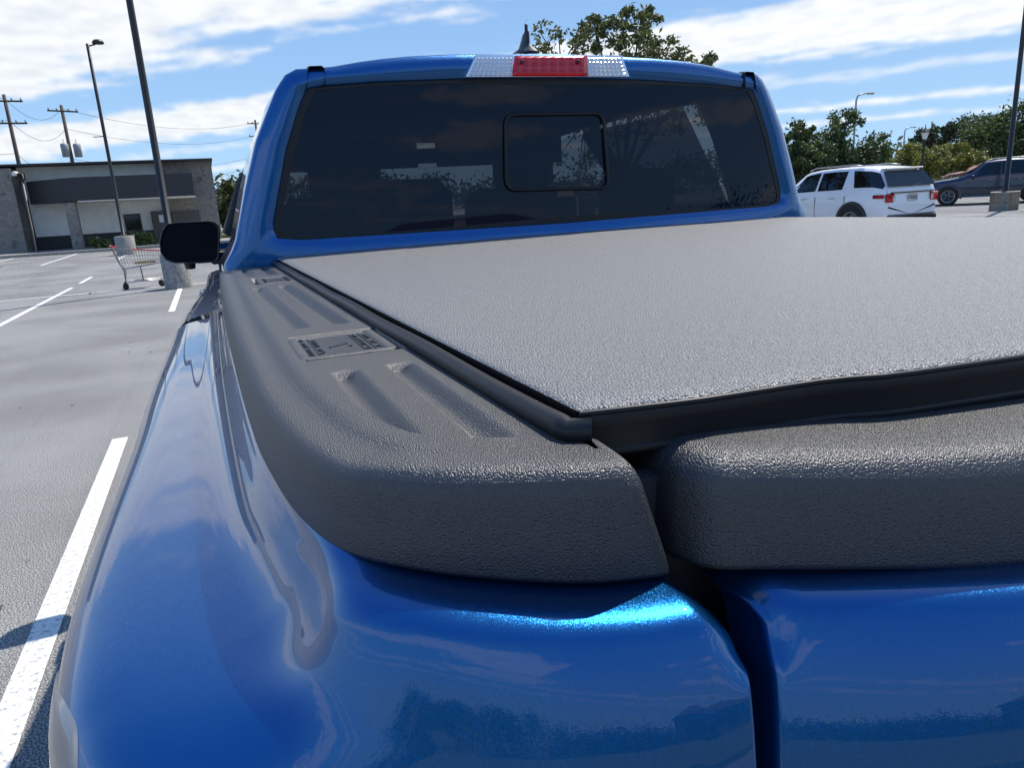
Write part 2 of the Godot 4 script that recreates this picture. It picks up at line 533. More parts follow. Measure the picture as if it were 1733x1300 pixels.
func build_rail_cap(truck: Node3D, off: Vector3, mirrored: bool) -> void:
	var ctl := REAR.slice(0, 11)
	ctl.append(Vector2(0.167, -0.2468))
	var path := smooth_path(ctl, 14)
	var nrm := plan_normals(path)
	var last := path.size() - 1
	# wall, rounded brow and the step up to the upper face, swept round the corner
	var prof := [Vector2(-0.006, -0.1695), Vector2(0.0005, -0.1690), Vector2(0.0013, -0.1665), Vector2(0.0006, -0.150), Vector2(-0.0003, -0.135), Vector2(-0.0010, -0.1275), Vector2(-0.0028, -0.1222), Vector2(-0.0060, -0.1190), Vector2(-0.0105, -0.1175), Vector2(-0.0165, -0.1170), Vector2(-0.0255, -0.1165), Vector2(-0.030, -0.1147), Vector2(-0.0345, -0.1130), Vector2(-0.039, -0.1125), Vector2(-0.046, -0.1125)]
	var rows := []
	for j in prof.size():
		var row := PackedVector3Array()
		for i in path.size():
			var w := ss(0.35, 0.90, nrm[i].y)
			var o: Vector2 = prof[j]
			var q := path[i] + nrm[i] * o.x
			var y := o.y
			y = minf(y + 0.0043 * w * ss(-0.130, -0.1175, o.y), -0.1125)
			y += 0.0085 * (1.0 - ss(0.05, 0.165, path[i].x)) * (1.0 - ss(-0.168, -0.140, o.y))
			var near := ss(0.11, 0.167, path[i].x)
			q.x -= 0.30 * (y + 0.1665) * near
			row.append(Vector3(q.x, y + CAM_H, q.y))
		rows.append(row)
	var st := mb()
	grid(st, mirror_x(rows) if mirrored else rows)
	# the end beside the tailgate rolls over into the gap
	var end_rows := []
	for j in prof.size():
		var p: Vector3 = rows[j][last]
		var up := ss(-0.13, -0.1175, p.y - CAM_H)
		var row := PackedVector3Array()
		for k in 7:
			var a := k / 6.0 * PI / 2
			row.append(Vector3(p.x + 0.006 * sin(a), p.y - 0.006 * (1 - cos(a)) * up, p.z - 0.007 * (1 - cos(a)) * (1.0 - up)))
		row.append(Vector3(p.x + 0.013, p.y - 0.045 * up, p.z - 0.06 * (1.0 - up)))
		end_rows.append(row)
	grid(st, mirror_x(end_rows) if mirrored else end_rows)
	# the upper face: rows of constant z between the swept band and the bed
	var seam: PackedVector3Array = rows[prof.size() - 1]
	var top := []
	var z := -1.715
	var zmax := seam[last].z
	var k2 := 0
	var zs := []
	while z < zmax:
		zs.append(z)
		z += 0.0018 if (z > -0.75 or (z > -1.41 and z < -1.25)) else 0.006
	zs.append(zmax - 0.0002)
	for zz in zs:
		while k2 < last - 1 and seam[k2 + 1].z < zz:
			k2 += 1
		var f := clampf((zz - seam[k2].z) / maxf(1e-6, seam[k2 + 1].z - seam[k2].z), 0.0, 1.0)
		var xl := lerpf(seam[k2].x, seam[k2 + 1].x, f)
		var xr := maxf(0.168 if zz < -0.33 else seam[last].x, xl + 0.0005)
		var row := PackedVector3Array()
		for k in 73:
			var x := lerpf(xl, xr, k / 72.0)
			row.append(Vector3(x, cap_height(x, zz), zz))
		var e: Vector3 = row[72]
		for q in range(1, 7):
			var a := q / 6.0 * PI / 2
			row.append(e + Vector3(0.006 * sin(a), -0.006 * (1 - cos(a)), 0))
		row.append(e + Vector3(0.013, -0.045, 0))
		top.append(row)
	grid(st, mirror_x(top) if mirrored else top)
	part("rail_cap", fin(st), mats.rail_plastic, truck, off)
	# stake pocket covers: a plate sunk in its slot, a smooth field with raised marks
	for s in [[0.046, 0.1335, -0.684, -0.5655], [0.0605, 0.132, -1.392, -1.264]]:
		var pl := mb()
		var x0: float = s[0] + 0.0042
		var x1: float = s[1] - 0.0030
		var z0: float = s[2] + 0.0026
		var z1: float = s[3] - 0.0038
		var xm := (x0 + x1) / 2
		var zm := (z0 + z1) / 2
		var rings := []
		for rr in [[0.0, -0.008], [0.0, -0.0012], [0.0010, -0.0002], [0.0085, 0.0], [0.0100, -0.0012]]:
			var ring := PackedVector3Array()
			var rad := maxf(0.010 - rr[0], 0.002)
			for cn in [[x1, z1, 0.0], [x0, z1, 0.5], [x0, z0, 1.0], [x1, z0, 1.5]]:
				for a in 6:
					var an: float = (cn[2] + a / 10.0) * PI
					var cx: float = cn[0] - signf(cn[0] - xm) * (rr[0] + rad)
					var cz: float = cn[1] - signf(cn[1] - zm) * (rr[0] + rad)
					ring.append(Vector3(cx + cos(an) * rad, CAM_H - 0.1122 + rr[1], cz + sin(an) * rad))
			rings.append(ring)
		grid(pl, mirror_x(rings) if mirrored else rings, true)
		var plate := part("pocket_cover", fin(pl), mats.rail_plastic, truck, off)
		var fd := mb()
		var cen := PackedVector3Array()
		for q in rings[4]:
			cen.append(Vector3(xm, CAM_H - 0.1134, zm))
		grid(fd, mirror_x([rings[4], cen]) if mirrored else [rings[4], cen], true)
		part("smooth_field", fin(fd), mats.plate_plastic, plate)
		if mirrored:
			continue
		# worn raised marks, too small to read: rows of short strokes either side of an arrow
		rng.seed = 77
		var yb := CAM_H - 0.1132
		var mk := mb(true)
		for col in [-0.0285, -0.0195, 0.0175, 0.0265]:
			var zz2: float = z0 + 0.016
			while zz2 < z1 - 0.018:
				var lw := rng.randf_range(0.0034, 0.0052)
				var cz2 := zz2 + lw / 2
				var cx2: float = xm + col
				box(mk, Vector3(cx2 - 0.0025, yb, cz2), Vector3(0.0012, 0.0016, lw))
				if rng.randf() < 0.8:
					box(mk, Vector3(cx2, yb, cz2 - lw * 0.38), Vector3(0.0038, 0.0016, 0.0012))
				if rng.randf() < 0.6:
					box(mk, Vector3(cx2 + 0.0025, yb, cz2), Vector3(0.0012, 0.0016, lw))
				zz2 += lw + rng.randf_range(0.0014, 0.0026)
		tube(mk, [Vector3(xm - 0.010, yb, zm + 0.014), Vector3(xm + 0.008, yb, zm + 0.002)], 0.0013, -1, 5)
		tube(mk, [Vector3(xm + 0.008, yb, zm + 0.002), Vector3(xm + 0.007, yb, zm + 0.018)], 0.0013, -1, 5)
		var rmk := part("raised_marks", fin(mk), mats.plate_plastic, plate)
		rmk.set_meta("kind", "stuff")

func wheel_into(parent: Node3D, off: Vector3, c: Vector3, r: float, wdt: float, outward: float) -> void:
	var ax := Basis(Vector3(0, 0, 1), Vector3(outward, 0, 0), Vector3(0, 1, 0))
	var st := mb()
	lathe(st, [Vector2(r * 0.66, wdt * 0.42), Vector2(r * 0.70, wdt * 0.5), Vector2(r * 0.88, wdt * 0.5), Vector2(r * 0.97, wdt * 0.42), Vector2(r, wdt * 0.30), Vector2(r, -wdt * 0.30), Vector2(r * 0.97, -wdt * 0.42), Vector2(r * 0.7, -wdt * 0.5)], c, 36, ax)
	var tyre := part("wheel", fin(st), mats.tyre, parent, off)
	var rm := mb()
	lathe(rm, [Vector2(r * 0.69, wdt * 0.44), Vector2(r * 0.64, wdt * 0.46), Vector2(r * 0.60, wdt * 0.30), Vector2(r * 0.60, -wdt * 0.1)], c, 36, ax)
	lathe(rm, [Vector2(0.001, wdt * 0.36), Vector2(r * 0.12, wdt * 0.36), Vector2(r * 0.16, wdt * 0.28), Vector2(r * 0.16, 0)], c, 16, ax)
	for k in 5:
		for dd in [-0.13, 0.13]:
			var a: float = TAU * k / 5.0 + dd
			var a2: float = TAU * k / 5.0 + dd * 1.5
			tube(rm, [c + ax * Vector3(cos(a) * r * 0.12, wdt * 0.31, sin(a) * r * 0.12), c + ax * Vector3(cos(a2) * r * 0.62, wdt * 0.33, sin(a2) * r * 0.62)], r * 0.055, r * 0.045, 6)
	part("rim", fin(rm), mats.alloy, tyre)
	var dk := mb()  # dark disc standing in for the shade behind the spokes
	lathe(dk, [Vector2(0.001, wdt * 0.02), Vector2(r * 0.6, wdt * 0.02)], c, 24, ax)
	part("dark_wheel_core", fin(dk), mats.black_trim, tyre)

func radial(poly: PackedVector2Array, c: Vector2, d: Vector2) -> float:
	var best := 0.0
	for i in poly.size():
		var hit = Geometry2D.segment_intersects_segment(c, c + d * 5.0, poly[i], poly[(i + 1) % poly.size()])
		if hit != null:
			best = maxf(best, c.distance_to(hit))
	return best

func cab_z(y: float) -> float:     # the back of the cab is almost upright
	return -1.752 - 0.045 * (y - CAM_H + 0.1)

func build_truck() -> void:
	var root_pos := Vector3(TX, 0, -2.4)
	var truck := thing("pickup_truck", "metallic blue crew cab pickup with a black vinyl cover over its bed", "pickup truck", root_pos)
	var off := -root_pos
	var path := smooth_path(REAR, 12)
	var nrm := plan_normals(path)
	# -- bed sides with the rear corner; the lower edge rises over the wheel
	for mirrored in [false, true]:
		var rows := []
		for kk in 97:
			var k := kk / 8.0
			var row := PackedVector3Array()
			for i in path.size():
				row.append(panel_point(path, nrm, i, k))
			var e: Vector3 = row[path.size() - 1]
			row.append(e + Vector3(0.0018, -0.0004, -0.0016))
			row.append(e + Vector3(0.0030, -0.0010, -0.006))
			row.append(e + Vector3(0.0032, -0.0015, -0.03))
			rows.append(row)
		for f in [0.12, 0.25, 0.4, 0.55, 0.7, 0.85, 1.0]:
			var row := PackedVector3Array()
			for i in path.size() + 3:
				var p: Vector3 = rows[96][i]
				var bottom := 0.56
				var dz := p.z + 1.06
				if absf(dz) < 0.47 and i < path.size() and path[i].x < 0.06:
					bottom = maxf(bottom, 0.42 + sqrt(0.47 * 0.47 - dz * dz))
				row.append(Vector3(p.x, lerpf(p.y, bottom, f), p.z))
			rows.append(row)
		var st := mb()
		grid(st, mirror_x(rows) if mirrored else rows)
		var bed := part("bed_side", fin(st), mats.blue_paint, truck, off)
		build_rail_cap(truck, off, mirrored)
		# fender flare lip and wheel
		var lip := mb()
		var arc := []
		for a in 25:
			var an := PI * (0.04 + 0.92 * a / 24.0)
			arc.append(Vector3(-0.112 if not mirrored else 2 * TX + 0.112, 0.42 + sin(an) * 0.465, -1.06 + cos(an) * 0.465))
		tube(lip, arc, 0.014, -1, 8)
		part("arch_lip", fin(lip), mats.black_trim, bed)
		for wz in [-1.06, -4.28]:
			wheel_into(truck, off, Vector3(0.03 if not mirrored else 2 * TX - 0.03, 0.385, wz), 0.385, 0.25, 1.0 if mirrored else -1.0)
		# inner bed wall, plus a dark sheet added to black out the tailgate gap
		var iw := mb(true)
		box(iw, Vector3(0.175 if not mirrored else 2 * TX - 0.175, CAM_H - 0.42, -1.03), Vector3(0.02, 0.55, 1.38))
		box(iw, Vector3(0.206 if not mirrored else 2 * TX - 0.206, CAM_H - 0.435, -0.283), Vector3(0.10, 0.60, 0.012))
		part("bed_wall_and_gap_sheet", fin(iw), mats.bed_liner, truck, off)
		# tail lamp: a smoked wrap-round lens lying on the corner, 1.5 mm proud
		var i0 := 0
		for i in path.size():
			if path[i].y < -0.46:
				i0 = i
		var i1 := i0
		for i in path.size():
			if path[i].y < -0.352 and path[i].x < 0.1:
				i1 = i
		var lens_rows := []
		for kk in 60:
			var kf := clampf(kk / 55.0, 0.0, 1.0)
			var lr := PackedVector3Array()
			for jj in 61:
				var f := jj / 60.0
				# a round upper corner towards the rear
				var rnd := 1.0 - 0.30 * pow(1.0 - clampf(kf / 0.25, 0.0, 1.0), 2.6)
				var k := lerpf(lerpf(9.3, 8.0, ss(0.0, 1.0, f)), 12.0, kf)
				var fi := i0 + (i1 - i0) * f * rnd
				var ia := int(fi)
				var edge := ss(0.0, 0.06, minf(f, 1.0 - f)) * ss(0.0, 3.0, kk)
				var lift := -0.0006 + 0.0022 * edge
				var p := panel_point(path, nrm, ia, k, lift).lerp(panel_point(path, nrm, mini(ia + 1, path.size() - 1), k, lift), fi - ia)
				if kk >= 56:
					p.y -= 0.06 * (kk - 55)
				lr.append(p)
			lens_rows.append(lr)
		var ls := mb()
		grid(ls, mirror_x(lens_rows) if mirrored else lens_rows)
		var lamp := part("tail_lamp", fin(ls), mats.tail_lens, truck, off)
		if not mirrored:
			var c2: Vector3 = lens_rows[22][46]
			var bc := mb()
			lathe(bc, [Vector2(0.010, -0.05), Vector2(0.0105, -0.004), Vector2(0.008, 0.001), Vector2(0.001, 0.0022)], c2, 16)
			part("reversing_lens", fin(bc), mats.bulb_cover, lamp)
	# -- tailgate: blue skin and plastic cap, both bowed in plan
	var bow_z := func(x: float) -> float: return -0.128 - 0.115 * pow(maxf(TX - x, 0.0) / (TX - 0.2045), 3.0)
	var tpath := PackedVector2Array()
	for i in 71:
		var x := lerpf(0.2045, TX, pow(i / 70.0, 1.5))
		tpath.append(Vector2(x, bow_z.call(x)))
	var tn := plan_normals(tpath)
	var full := []
	for kk in 89:
		var k := kk / 8.0
		var o := smooth_prof(REAR_PROF, k)
		var half := PackedVector3Array()
		for i in tpath.size():
			var near := 1.0 - ss(0.2045, 0.42, tpath[i].x)
			var q := tpath[i] + tn[i] * o.x
			q.x += -0.20 * clampf(-0.178 - o.y, 0.0, 0.14) * near - tn[i].x * o.x * near
			var d := clampf((0.2165 - tpath[i].x) / 0.012, 0.0, 1.0)
			half.append(Vector3(q.x, o.y - 0.003 - 0.008 * d * d * ss(-0.205, -0.178, o.y) + CAM_H, q.y))
		var e: Vector3 = half[0]
		half.insert(0, e + Vector3(-0.0018, -0.0004, -0.0016))
		half.insert(0, e + Vector3(-0.0030, -0.0010, -0.006))
		half.insert(0, e + Vector3(-0.0032, -0.0015, -0.03))
		var row := half.duplicate()
		for i in range(half.size() - 2, -1, -1):
			row.append(Vector3(2 * TX - half[i].x, half[i].y, half[i].z))
		full.append(row)
	var lower := PackedVector3Array()
	for p in full[88]:
		lower.append(Vector3(p.x, 0.72, p.z - 0.01))
	full.append(lower)
	var ts := mb()
	grid(ts, full)
	var gate := part("tailgate", fin(ts), mats.blue_paint, truck, off)
	var cpath := smooth_path([Vector2(0.1865, -0.34), Vector2(0.1845, -0.275), Vector2(0.1868, -0.2575), Vector2(0.1945, -0.2445), Vector2(0.209, bow_z.call(0.209) + 0.0045)], 8)
	for i in range(1, 61):
		var x := lerpf(0.209, TX, pow(i / 60.0, 1.5))
		cpath.append(Vector2(x, bow_z.call(x) + 0.0045))
	var cn2 := plan_normals(cpath)
	var crow := []
	for o in [Vector2(-0.003, -0.172), Vector2(0.002, -0.171), Vector2(0.002, -0.168), Vector2(0.0010, -0.154), Vector2(-0.0002, -0.140), Vector2(-0.0014, -0.1315), Vector2(-0.0042, -0.1250), Vector2(-0.0090, -0.1205), Vector2(-0.0150, -0.1182), Vector2(-0.026, -0.1172), Vector2(-0.055, -0.1170), Vector2(-0.085, -0.118)]:
		var half := PackedVector3Array()
		for i in cpath.size():
			var q: Vector2 = cpath[i] + cn2[i] * o.x
			if o.x < -0.02:         # inner rows converge instead of crossing at the folded end
				q = cpath[maxi(i, 28)] + cn2[maxi(i, 28)] * o.x + Vector2(minf(0, (i - 28) * 0.0002), minf(0, (i - 28) * 0.003)) * (1.0 if i < 28 else 0.0)
			half.append(Vector3(q.x, o.y + CAM_H - 0.004 * ss(0.2, 0.32, q.x), q.y))
		var row := half.duplicate()
		for i in range(half.size() - 2, -1, -1):
			row.append(Vector3(2 * TX - half[i].x, half[i].y, half[i].z))
		crow.append(row)
	var cs := mb()
	grid(cs, crow)
	part("tailgate_cap", fin(cs), mats.rail_plastic, truck, off)
	var gh2 := mb(true)
	box(gh2, Vector3(TX, 1.05, -0.045), Vector3(0.26, 0.09, 0.02), 0.008)
	part("handle", fin(gh2), mats.black_trim, gate)
	var sh := mb(true)
	box(sh, Vector3(TX, CAM_H - 0.30, -0.235), Vector3(1.14, 0.30, 0.04))
	part("tailgate_inner_panel", fin(sh), mats.bed_liner, gate)
	var bp := mb()
	box(bp, Vector3(TX, 0.60, -0.07), Vector3(1.80, 0.17, 0.20), 0.03)
	part("rear_bumper", fin(bp), mats.chrome, truck, off)
	# -- tonneau cover
	var rows := []
	var fs := []
	var gs2 := []
	for v in [0.0, 0.0012, 0.003, 0.006, 0.010, 0.016]:
		fs.append(v / 1.45)
		gs2.append(v / 1.45)
	for v in 56:
		fs.append(lerpf(0.02, 1.0, v / 55.0))
	for v in 86:
		gs2.append(lerpf(0.02, 0.98, v / 85.0))
	for v in [0.016, 0.010, 0.006, 0.003, 0.0012, 0.0]:
		gs2.append(1.0 - v / 1.45)
	var nz := fs.size() - 1
	var nx := gs2.size() - 1
	for f in fs:
		var row := PackedVector3Array()
		for g in gs2:
			var x := lerpf(0.1510 - 0.017 * f, 2 * TX - 0.1510 + 0.017 * f, g)
			var rear_z := -0.222 - 0.072 * pow(absf(g - 0.5) * 2.0, 2.6)
			rear_z += 0.006 * (ss(0.285, 0.32, x) - ss(0.20, 0.285, x)) * ss(0.45, 0.40, x)
			var zz := lerpf(rear_z, -1.735, f)
			var e := minf(minf(g * 1.45, (1 - g) * 1.45), f * 1.45)
			var y := CAM_H - 0.1005 + 0.0035 * sqrt(clampf(e / 0.012, 0.0, 1.0)) + 0.006 * sin(g * PI)
			y -= 0.0012 * exp(-pow((zz + 1.52) / 0.006, 2.0))
			y += 0.0018 * exp(-pow((zz + 1.54) / 0.012, 2.0))
			row.append(Vector3(x, y, zz))
		rows.append(row)
	# finer rows close to the hems so that their edges round
	var tt := mb()
	grid(tt, rows)
	var hem := PackedVector3Array()
	var ton := part("tonneau_cover", fin(tt), mats.tonneau_vinyl, truck, off)
	var side := mb()
	var seal := mb()
	for sgn in [0, 1]:
		var pts := []
		var o2 := -1.0 if sgn == 0 else 1.0
		var skirt_a := PackedVector3Array()
		var skirt_b := PackedVector3Array()
		for j in nz + 1:
			var p: Vector3 = rows[j][0 if sgn == 0 else nx]
			var o := -1.0 if sgn == 0 else 1.0
			pts.append(p + Vector3(o * 0.0064, -0.0085 + 0.0006 * sin(j * 0.55), 0.002 if j == 0 else 0.0))
			skirt_a.append(p + Vector3(o * 0.0008, 0.0002, 0))
			skirt_b.append(p + Vector3(o * -0.002, -0.0115, 0))
		pts.push_front(pts[0] + Vector3(-o2 * 0.010, 0.0, 0.0055))
		tube(seal, pts, 0.0064, -1, 16)
		grid(side, [skirt_a, skirt_b])
	var ra := PackedVector3Array()
	var rb := PackedVector3Array()
	var rc := PackedVector3Array()
	var rd := PackedVector3Array()
	var lip_pts := []
	var bulb_pts := []
	for i in nx + 1:
		var p: Vector3 = rows[0][i]
		ra.append(p + Vector3(0, 0.0003, 0.0004))
		rb.append(p + Vector3(0, -0.0050, 0.0040))
		rc.append(p + Vector3(0, -0.0085, 0.0022))
		rd.append(p + Vector3(0, -0.0220, 0.0030))
		lip_pts.append(p + Vector3(0, -0.0010, 0.0018))
		bulb_pts.append(p + Vector3(0, -0.0215, 0.0))
	grid(side, [ra, rb, rc, rd])
	tube(seal, bulb_pts, 0.0034, -1, 10)
	tube(seal, lip_pts, 0.0016, -1, 8)
	part("cover_hem", fin(side), mats.rubber, ton)
	part("rubber_seal", fin(seal), mats.rubber, ton)
	build_cab(truck, off)

func build_cab(truck: Node3D, off: Vector3) -> void:
	# outline of the cab's back, in metres, left half then mirrored
	var pix := [[379, 449], [397, 416], [414, 320], [432, 240], [450, 192], [467, 149], [483, 124], [497, 116], [518, 114.5], [549, 114], [600, 105], [640, 99.5], [690, 95], [760, 92]]
	var half := PackedVector2Array()
	for p in pix:
		var w := at(p[0], p[1], -1.76)
		half.append(Vector2(w.x, w.y))
	half.append(Vector2(TX, at(900, 90.5, -1.76).y))
	half.insert(0, Vector2(half[0].x - 0.004, CAM_H - 0.16))
	var outer := half.duplicate()
	for i in range(half.size() - 2, -1, -1):
		outer.append(Vector2(2 * TX - half[i].x, half[i].y))
	var gpix := [[500, 406], [472, 404], [464, 394], [463.5, 380], [485, 256], [507, 182], [520, 152], [524, 149.5], [552, 147], [640, 141], [790, 136]]
	var ghalf := PackedVector2Array()
	for p in gpix:
		var w := at(p[0], p[1], -1.755)
		ghalf.append(Vector2(w.x, w.y))
	ghalf.append(Vector2(TX, at(925, 135, -1.755).y))
	ghalf.insert(0, Vector2(TX, ghalf[0].y - 0.004))
	var gl := ghalf.duplicate()
	for i in range(ghalf.size() - 2, 0, -1):
		gl.append(Vector2(2 * TX - ghalf[i].x, ghalf[i].y))
	var c := Vector2(TX, CAM_H + 0.10)
	var n := 240
	var ring_spec := [[0.0, -0.010, false], [0.0, -0.002, false], [0.006, 0.002, false], [0.010, 0.0, true], [0.004, -0.006, true], [0.0012, -0.014, true], [0.0, -0.03, true], [0.0, -0.09, true], [0.0, -0.34, true]]
	var rows := []
	for spec in ring_spec:
		var row := PackedVector3Array()
		for k in n:
			var a := TAU * k / n
			var d := Vector2(cos(a), sin(a))
			var rg := radial(gl, c, d)
			var ro := radial(outer, c, d)
			var r: float = ro - spec[0] if spec[2] else rg + spec[0]
			var p := c + d * r
			var bow := 0.035 * (1.0 - pow(absf(p.x - TX) / 0.86, 2.0))
			row.append(Vector3(p.x, p.y, cab_z(p.y) + spec[1] + bow))
		rows.append(row)
	# extra rings between glass edge and outer edge: a soft crowned frame
	var mid := []
	for f in [0.25, 0.5, 0.75]:
		var row := PackedVector3Array()
		for k in n:
			var a: Vector3 = rows[2][k]
			var b: Vector3 = rows[3][k]
			row.append(a.lerp(b, f) + Vector3(0, 0, 0.008 * sin(f * PI)))
		mid.append(row)
	var all := rows.slice(0, 3) + mid + rows.slice(3)
	var st := mb()
	grid(st, all, true)
	# roof: the upper part of the last ring runs on to the windscreen, settling slightly
	var base: PackedVector3Array = rows[8]
	var rr := []
	for s in [[0.0, 0.0], [0.3, 0.004], [0.7, 0.0], [1.05, -0.02], [1.25, -0.05]]:
		var row := PackedVector3Array()
		for k in n:
			var a := TAU * k / n
			if a > PI * 0.085 and a < PI * 0.915 and base[k].y > CAM_H + 0.245:
				var p := base[k]
				row.append(Vector3(TX + (p.x - TX) * (1.0 - 0.055 * s[0]), p.y + s[1], p.z - s[0]))
		rr.append(row)
	grid(st, rr)
	var cab := part("cab", fin(st), mats.blue_paint, truck, off)
	var liner := mb()
	var lr := []
	for r in rr:
		var row := PackedVector3Array()
		for p in r:
			row.append(p + Vector3(0, -0.025, 0))
		lr.append(row)
	grid(liner, lr)
	part("headliner", fin(liner), mats.headliner, cab)
	# lower body: doors, front wings and bonnet as one skin with the bonnet stepping down
	for mirrored in [false, true]:
		var lower := []
		for s in [[-1.80, 0.0], [-1.95, 0.0], [-2.2, 0.0], [-2.5, 0.0], [-2.8, 0.0], [-3.1, 0.0], [-3.35, 0.0], [-3.55, -0.06], [-3.8, -0.26], [-4.3, -0.30], [-5.0, -0.35], [-5.18, -0.40]]:
			var row := PackedVector3Array()
			for p in [Vector2(0.050, -0.055), Vector2(0.040, -0.12), Vector2(0.012, -0.166), Vector2(0.003, -0.190), Vector2(-0.010, -0.207), Vector2(-0.030, -0.216), Vector2(-0.058, -0.222), Vector2(-0.080, -0.229), Vector2(-0.096, -0.244), Vector2(-0.104, -0.275), Vector2(-0.108, -0.34), Vector2(-0.104, -0.55), Vector2(-0.085, -0.80), Vector2(-0.05, -1.02)]:
				var x: float = p.x + 0.25 * (1.0 - ss(-5.2, -4.6, s[0])) + (0.13 * (1.0 - ss(-3.6, -2.0, s[0])) * ss(-0.13, -0.09, p.y)) + 0.062 * (1.0 - ss(-3.05, -1.75, s[0]))
				var yy: float = p.y + s[1] * (1.0 if p.y > -0.5 else 0.0)
				if s[0] < -3.7 and p.y > -0.7:
					pass
				row.append(Vector3(x, yy + CAM_H, s[0]))
			lower.append(row)
		var ls := mb()
		grid(ls, mirror_x(lower) if mirrored else lower)
		part("door_skin", fin(ls), mats.blue_paint, truck, off)
		for hz in [-2.25, -3.3]:
			var hd := mb()
			var hin := 0.062 * (1.0 - ss(-3.05, -1.75, hz))
			var hx: float = -0.102 + hin if not mirrored else 2 * TX + 0.102 - hin
			var hs := -1.0 if not mirrored else 1.0
			tube(hd, [Vector3(hx, CAM_H - 0.300, hz + 0.0), Vector3(hx + hs * 0.022, CAM_H - 0.30, hz + 0.03), Vector3(hx + hs * 0.022, CAM_H - 0.30, hz + 0.17), Vector3(hx, CAM_H - 0.300, hz + 0.20)], 0.011, -1, 8)
			part("door_handle", fin(hd), mats.blue_paint, truck, off)
		# pillars and side glass
		var pil := mb()
		var xs := func(v: float) -> float: return v if not mirrored else 2 * TX - v
		for pz in [[-2.72, -2.70, 0.05], [-3.70, -3.05, 0.125]]:
			pil = mb()
			tube(pil, [Vector3(xs.call(0.03 + pz[2]), CAM_H - 0.07, pz[0]), Vector3(xs.call(0.10 + pz[2]), CAM_H + 0.10, lerpf(pz[0], pz[1], 0.5)), Vector3(xs.call(0.235 + pz[2] * 0.6), CAM_H + 0.25, pz[1])], 0.042, 0.038, 8)
			part("pillar", fin(pil), mats.interior, truck, off)
		var sg := mb()
		quad(sg, Vector3(xs.call(0.045), CAM_H - 0.06, -2.10), Vector3(xs.call(0.075), CAM_H - 0.06, -2.70), Vector3(xs.call(0.25), CAM_H + 0.255, -2.70), Vector3(xs.call(0.235), CAM_H + 0.255, -2.10))
		part("side_window", fin(sg), mats.tinted_glass, truck, off)
		var sg2 := mb()
		quad(sg2, Vector3(xs.call(0.075), CAM_H - 0.06, -2.74), Vector3(xs.call(0.15), CAM_H - 0.06, -3.66), Vector3(xs.call(0.29), CAM_H + 0.23, -3.08), Vector3(xs.call(0.255), CAM_H + 0.255, -2.74))
		part("side_window", fin(sg2), mats.window_glass, truck, off)
	var bonnet := mb()
	var br := []
	for s in [[-3.62, -0.12], [-3.80, -0.29], [-4.3, -0.32], [-4.9, -0.37], [-5.15, -0.43], [-5.22, -0.55], [-5.24, -0.9]]:
		var row := PackedVector3Array()
		for i in 13:
			var g := i / 12.0
			var edge: float = 0.25 * (1.0 - ss(-5.2, -4.6, s[0]))
			row.append(Vector3(lerpf(0.02 + edge, 2 * TX - 0.02 - edge, g), CAM_H + s[1] + 0.03 * sin(g * PI), s[0] - 0.05 * sin(g * PI)))
		br.append(row)
	grid(bonnet, br)
	part("bonnet", fin(bonnet), mats.blue_paint, truck, off)
	var ws := mb()
	var wr := []
	for f in 9:
		var row := PackedVector3Array()
		for i in 13:
			var g := i / 12.0
			var inset := lerpf(0.16, 0.32, f / 8.0)
			row.append(Vector3(lerpf(inset, 2 * TX - inset, g), lerpf(CAM_H - 0.05, CAM_H + 0.265, f / 8.0) + 0.01 * sin(g * PI), lerpf(-3.74, -3.02, f / 8.0) - 0.10 * sin(g * PI)))
		wr.append(row)
	grid(ws, wr)
	part("windscreen", fin(ws), mats.window_glass, truck, off)
	# back glass with its dark border, and the sliding pane's frame
	var gs := mb()
	var frit := mb()
	var g_rows := []
	var f_rows := []
	for f in [0.0, 0.5, 0.85, 0.97, 1.0]:
		var row := PackedVector3Array()
		for k in n:
			var a := TAU * k / n
			var d := Vector2(cos(a), sin(a))
			var p: Vector2 = c + d * (radial(gl, c, d) - 0.001) * f
			var bow := 0.035 * (1.0 - pow(absf(p.x - TX) / 0.86, 2.0))
			row.append(Vector3(p.x, p.y, cab_z(p.y) + bow - 0.004))
		g_rows.append(row)
	grid(gs, g_rows, true)
	for spec in [[0.0, -0.0025], [0.016, -0.0025]]:
		var row := PackedVector3Array()
		for k in n:
			var a := TAU * k / n
			var d := Vector2(cos(a), sin(a))
			var p: Vector2 = c + d * (radial(gl, c, d) - spec[0])
			var bow := 0.035 * (1.0 - pow(absf(p.x - TX) / 0.86, 2.0))
			row.append(Vector3(p.x, p.y, cab_z(p.y) + bow + spec[1]))
		f_rows.append(row)
	var bg := part("back_window", fin(gs), mats.tinted_glass, truck, off)
	grid(frit, f_rows, true)
	part("window_border", fin(frit), mats.rubber, bg)
	var fr := mb()
	var fp := []
	var fc := [at(858, 193, -1.72), at(1024, 191, -1.72), at(1031, 318, -1.72), at(858, 322, -1.72)]
	for q in 4:
		var pa: Vector3 = fc[q]
		var pv: Vector3 = fc[(q + 3) % 4]
		var pn: Vector3 = fc[(q + 1) % 4]
		for a in 5:
			var f := a / 4.0
			var s0 := pa + (pv - pa).normalized() * 0.026
			var s1 := pa + (pn - pa).normalized() * 0.026
			fp.append(s0.lerp(pa, f).lerp(pa.lerp(s1, f), f))
	var fp2 := []
	for p in fp:
		var bow := 0.035 * (1.0 - pow(absf(p.x - TX) / 0.86, 2.0))
		fp2.append(Vector3(p.x, p.y, cab_z(p.y) + bow + 0.0005))
	fp2.append(fp2[0]); fp2.append(fp2[1])
	tube(fr, fp2, 0.0045, -1, 8, false)
	part("slider_frame", fin(fr), mats.rubber, bg)
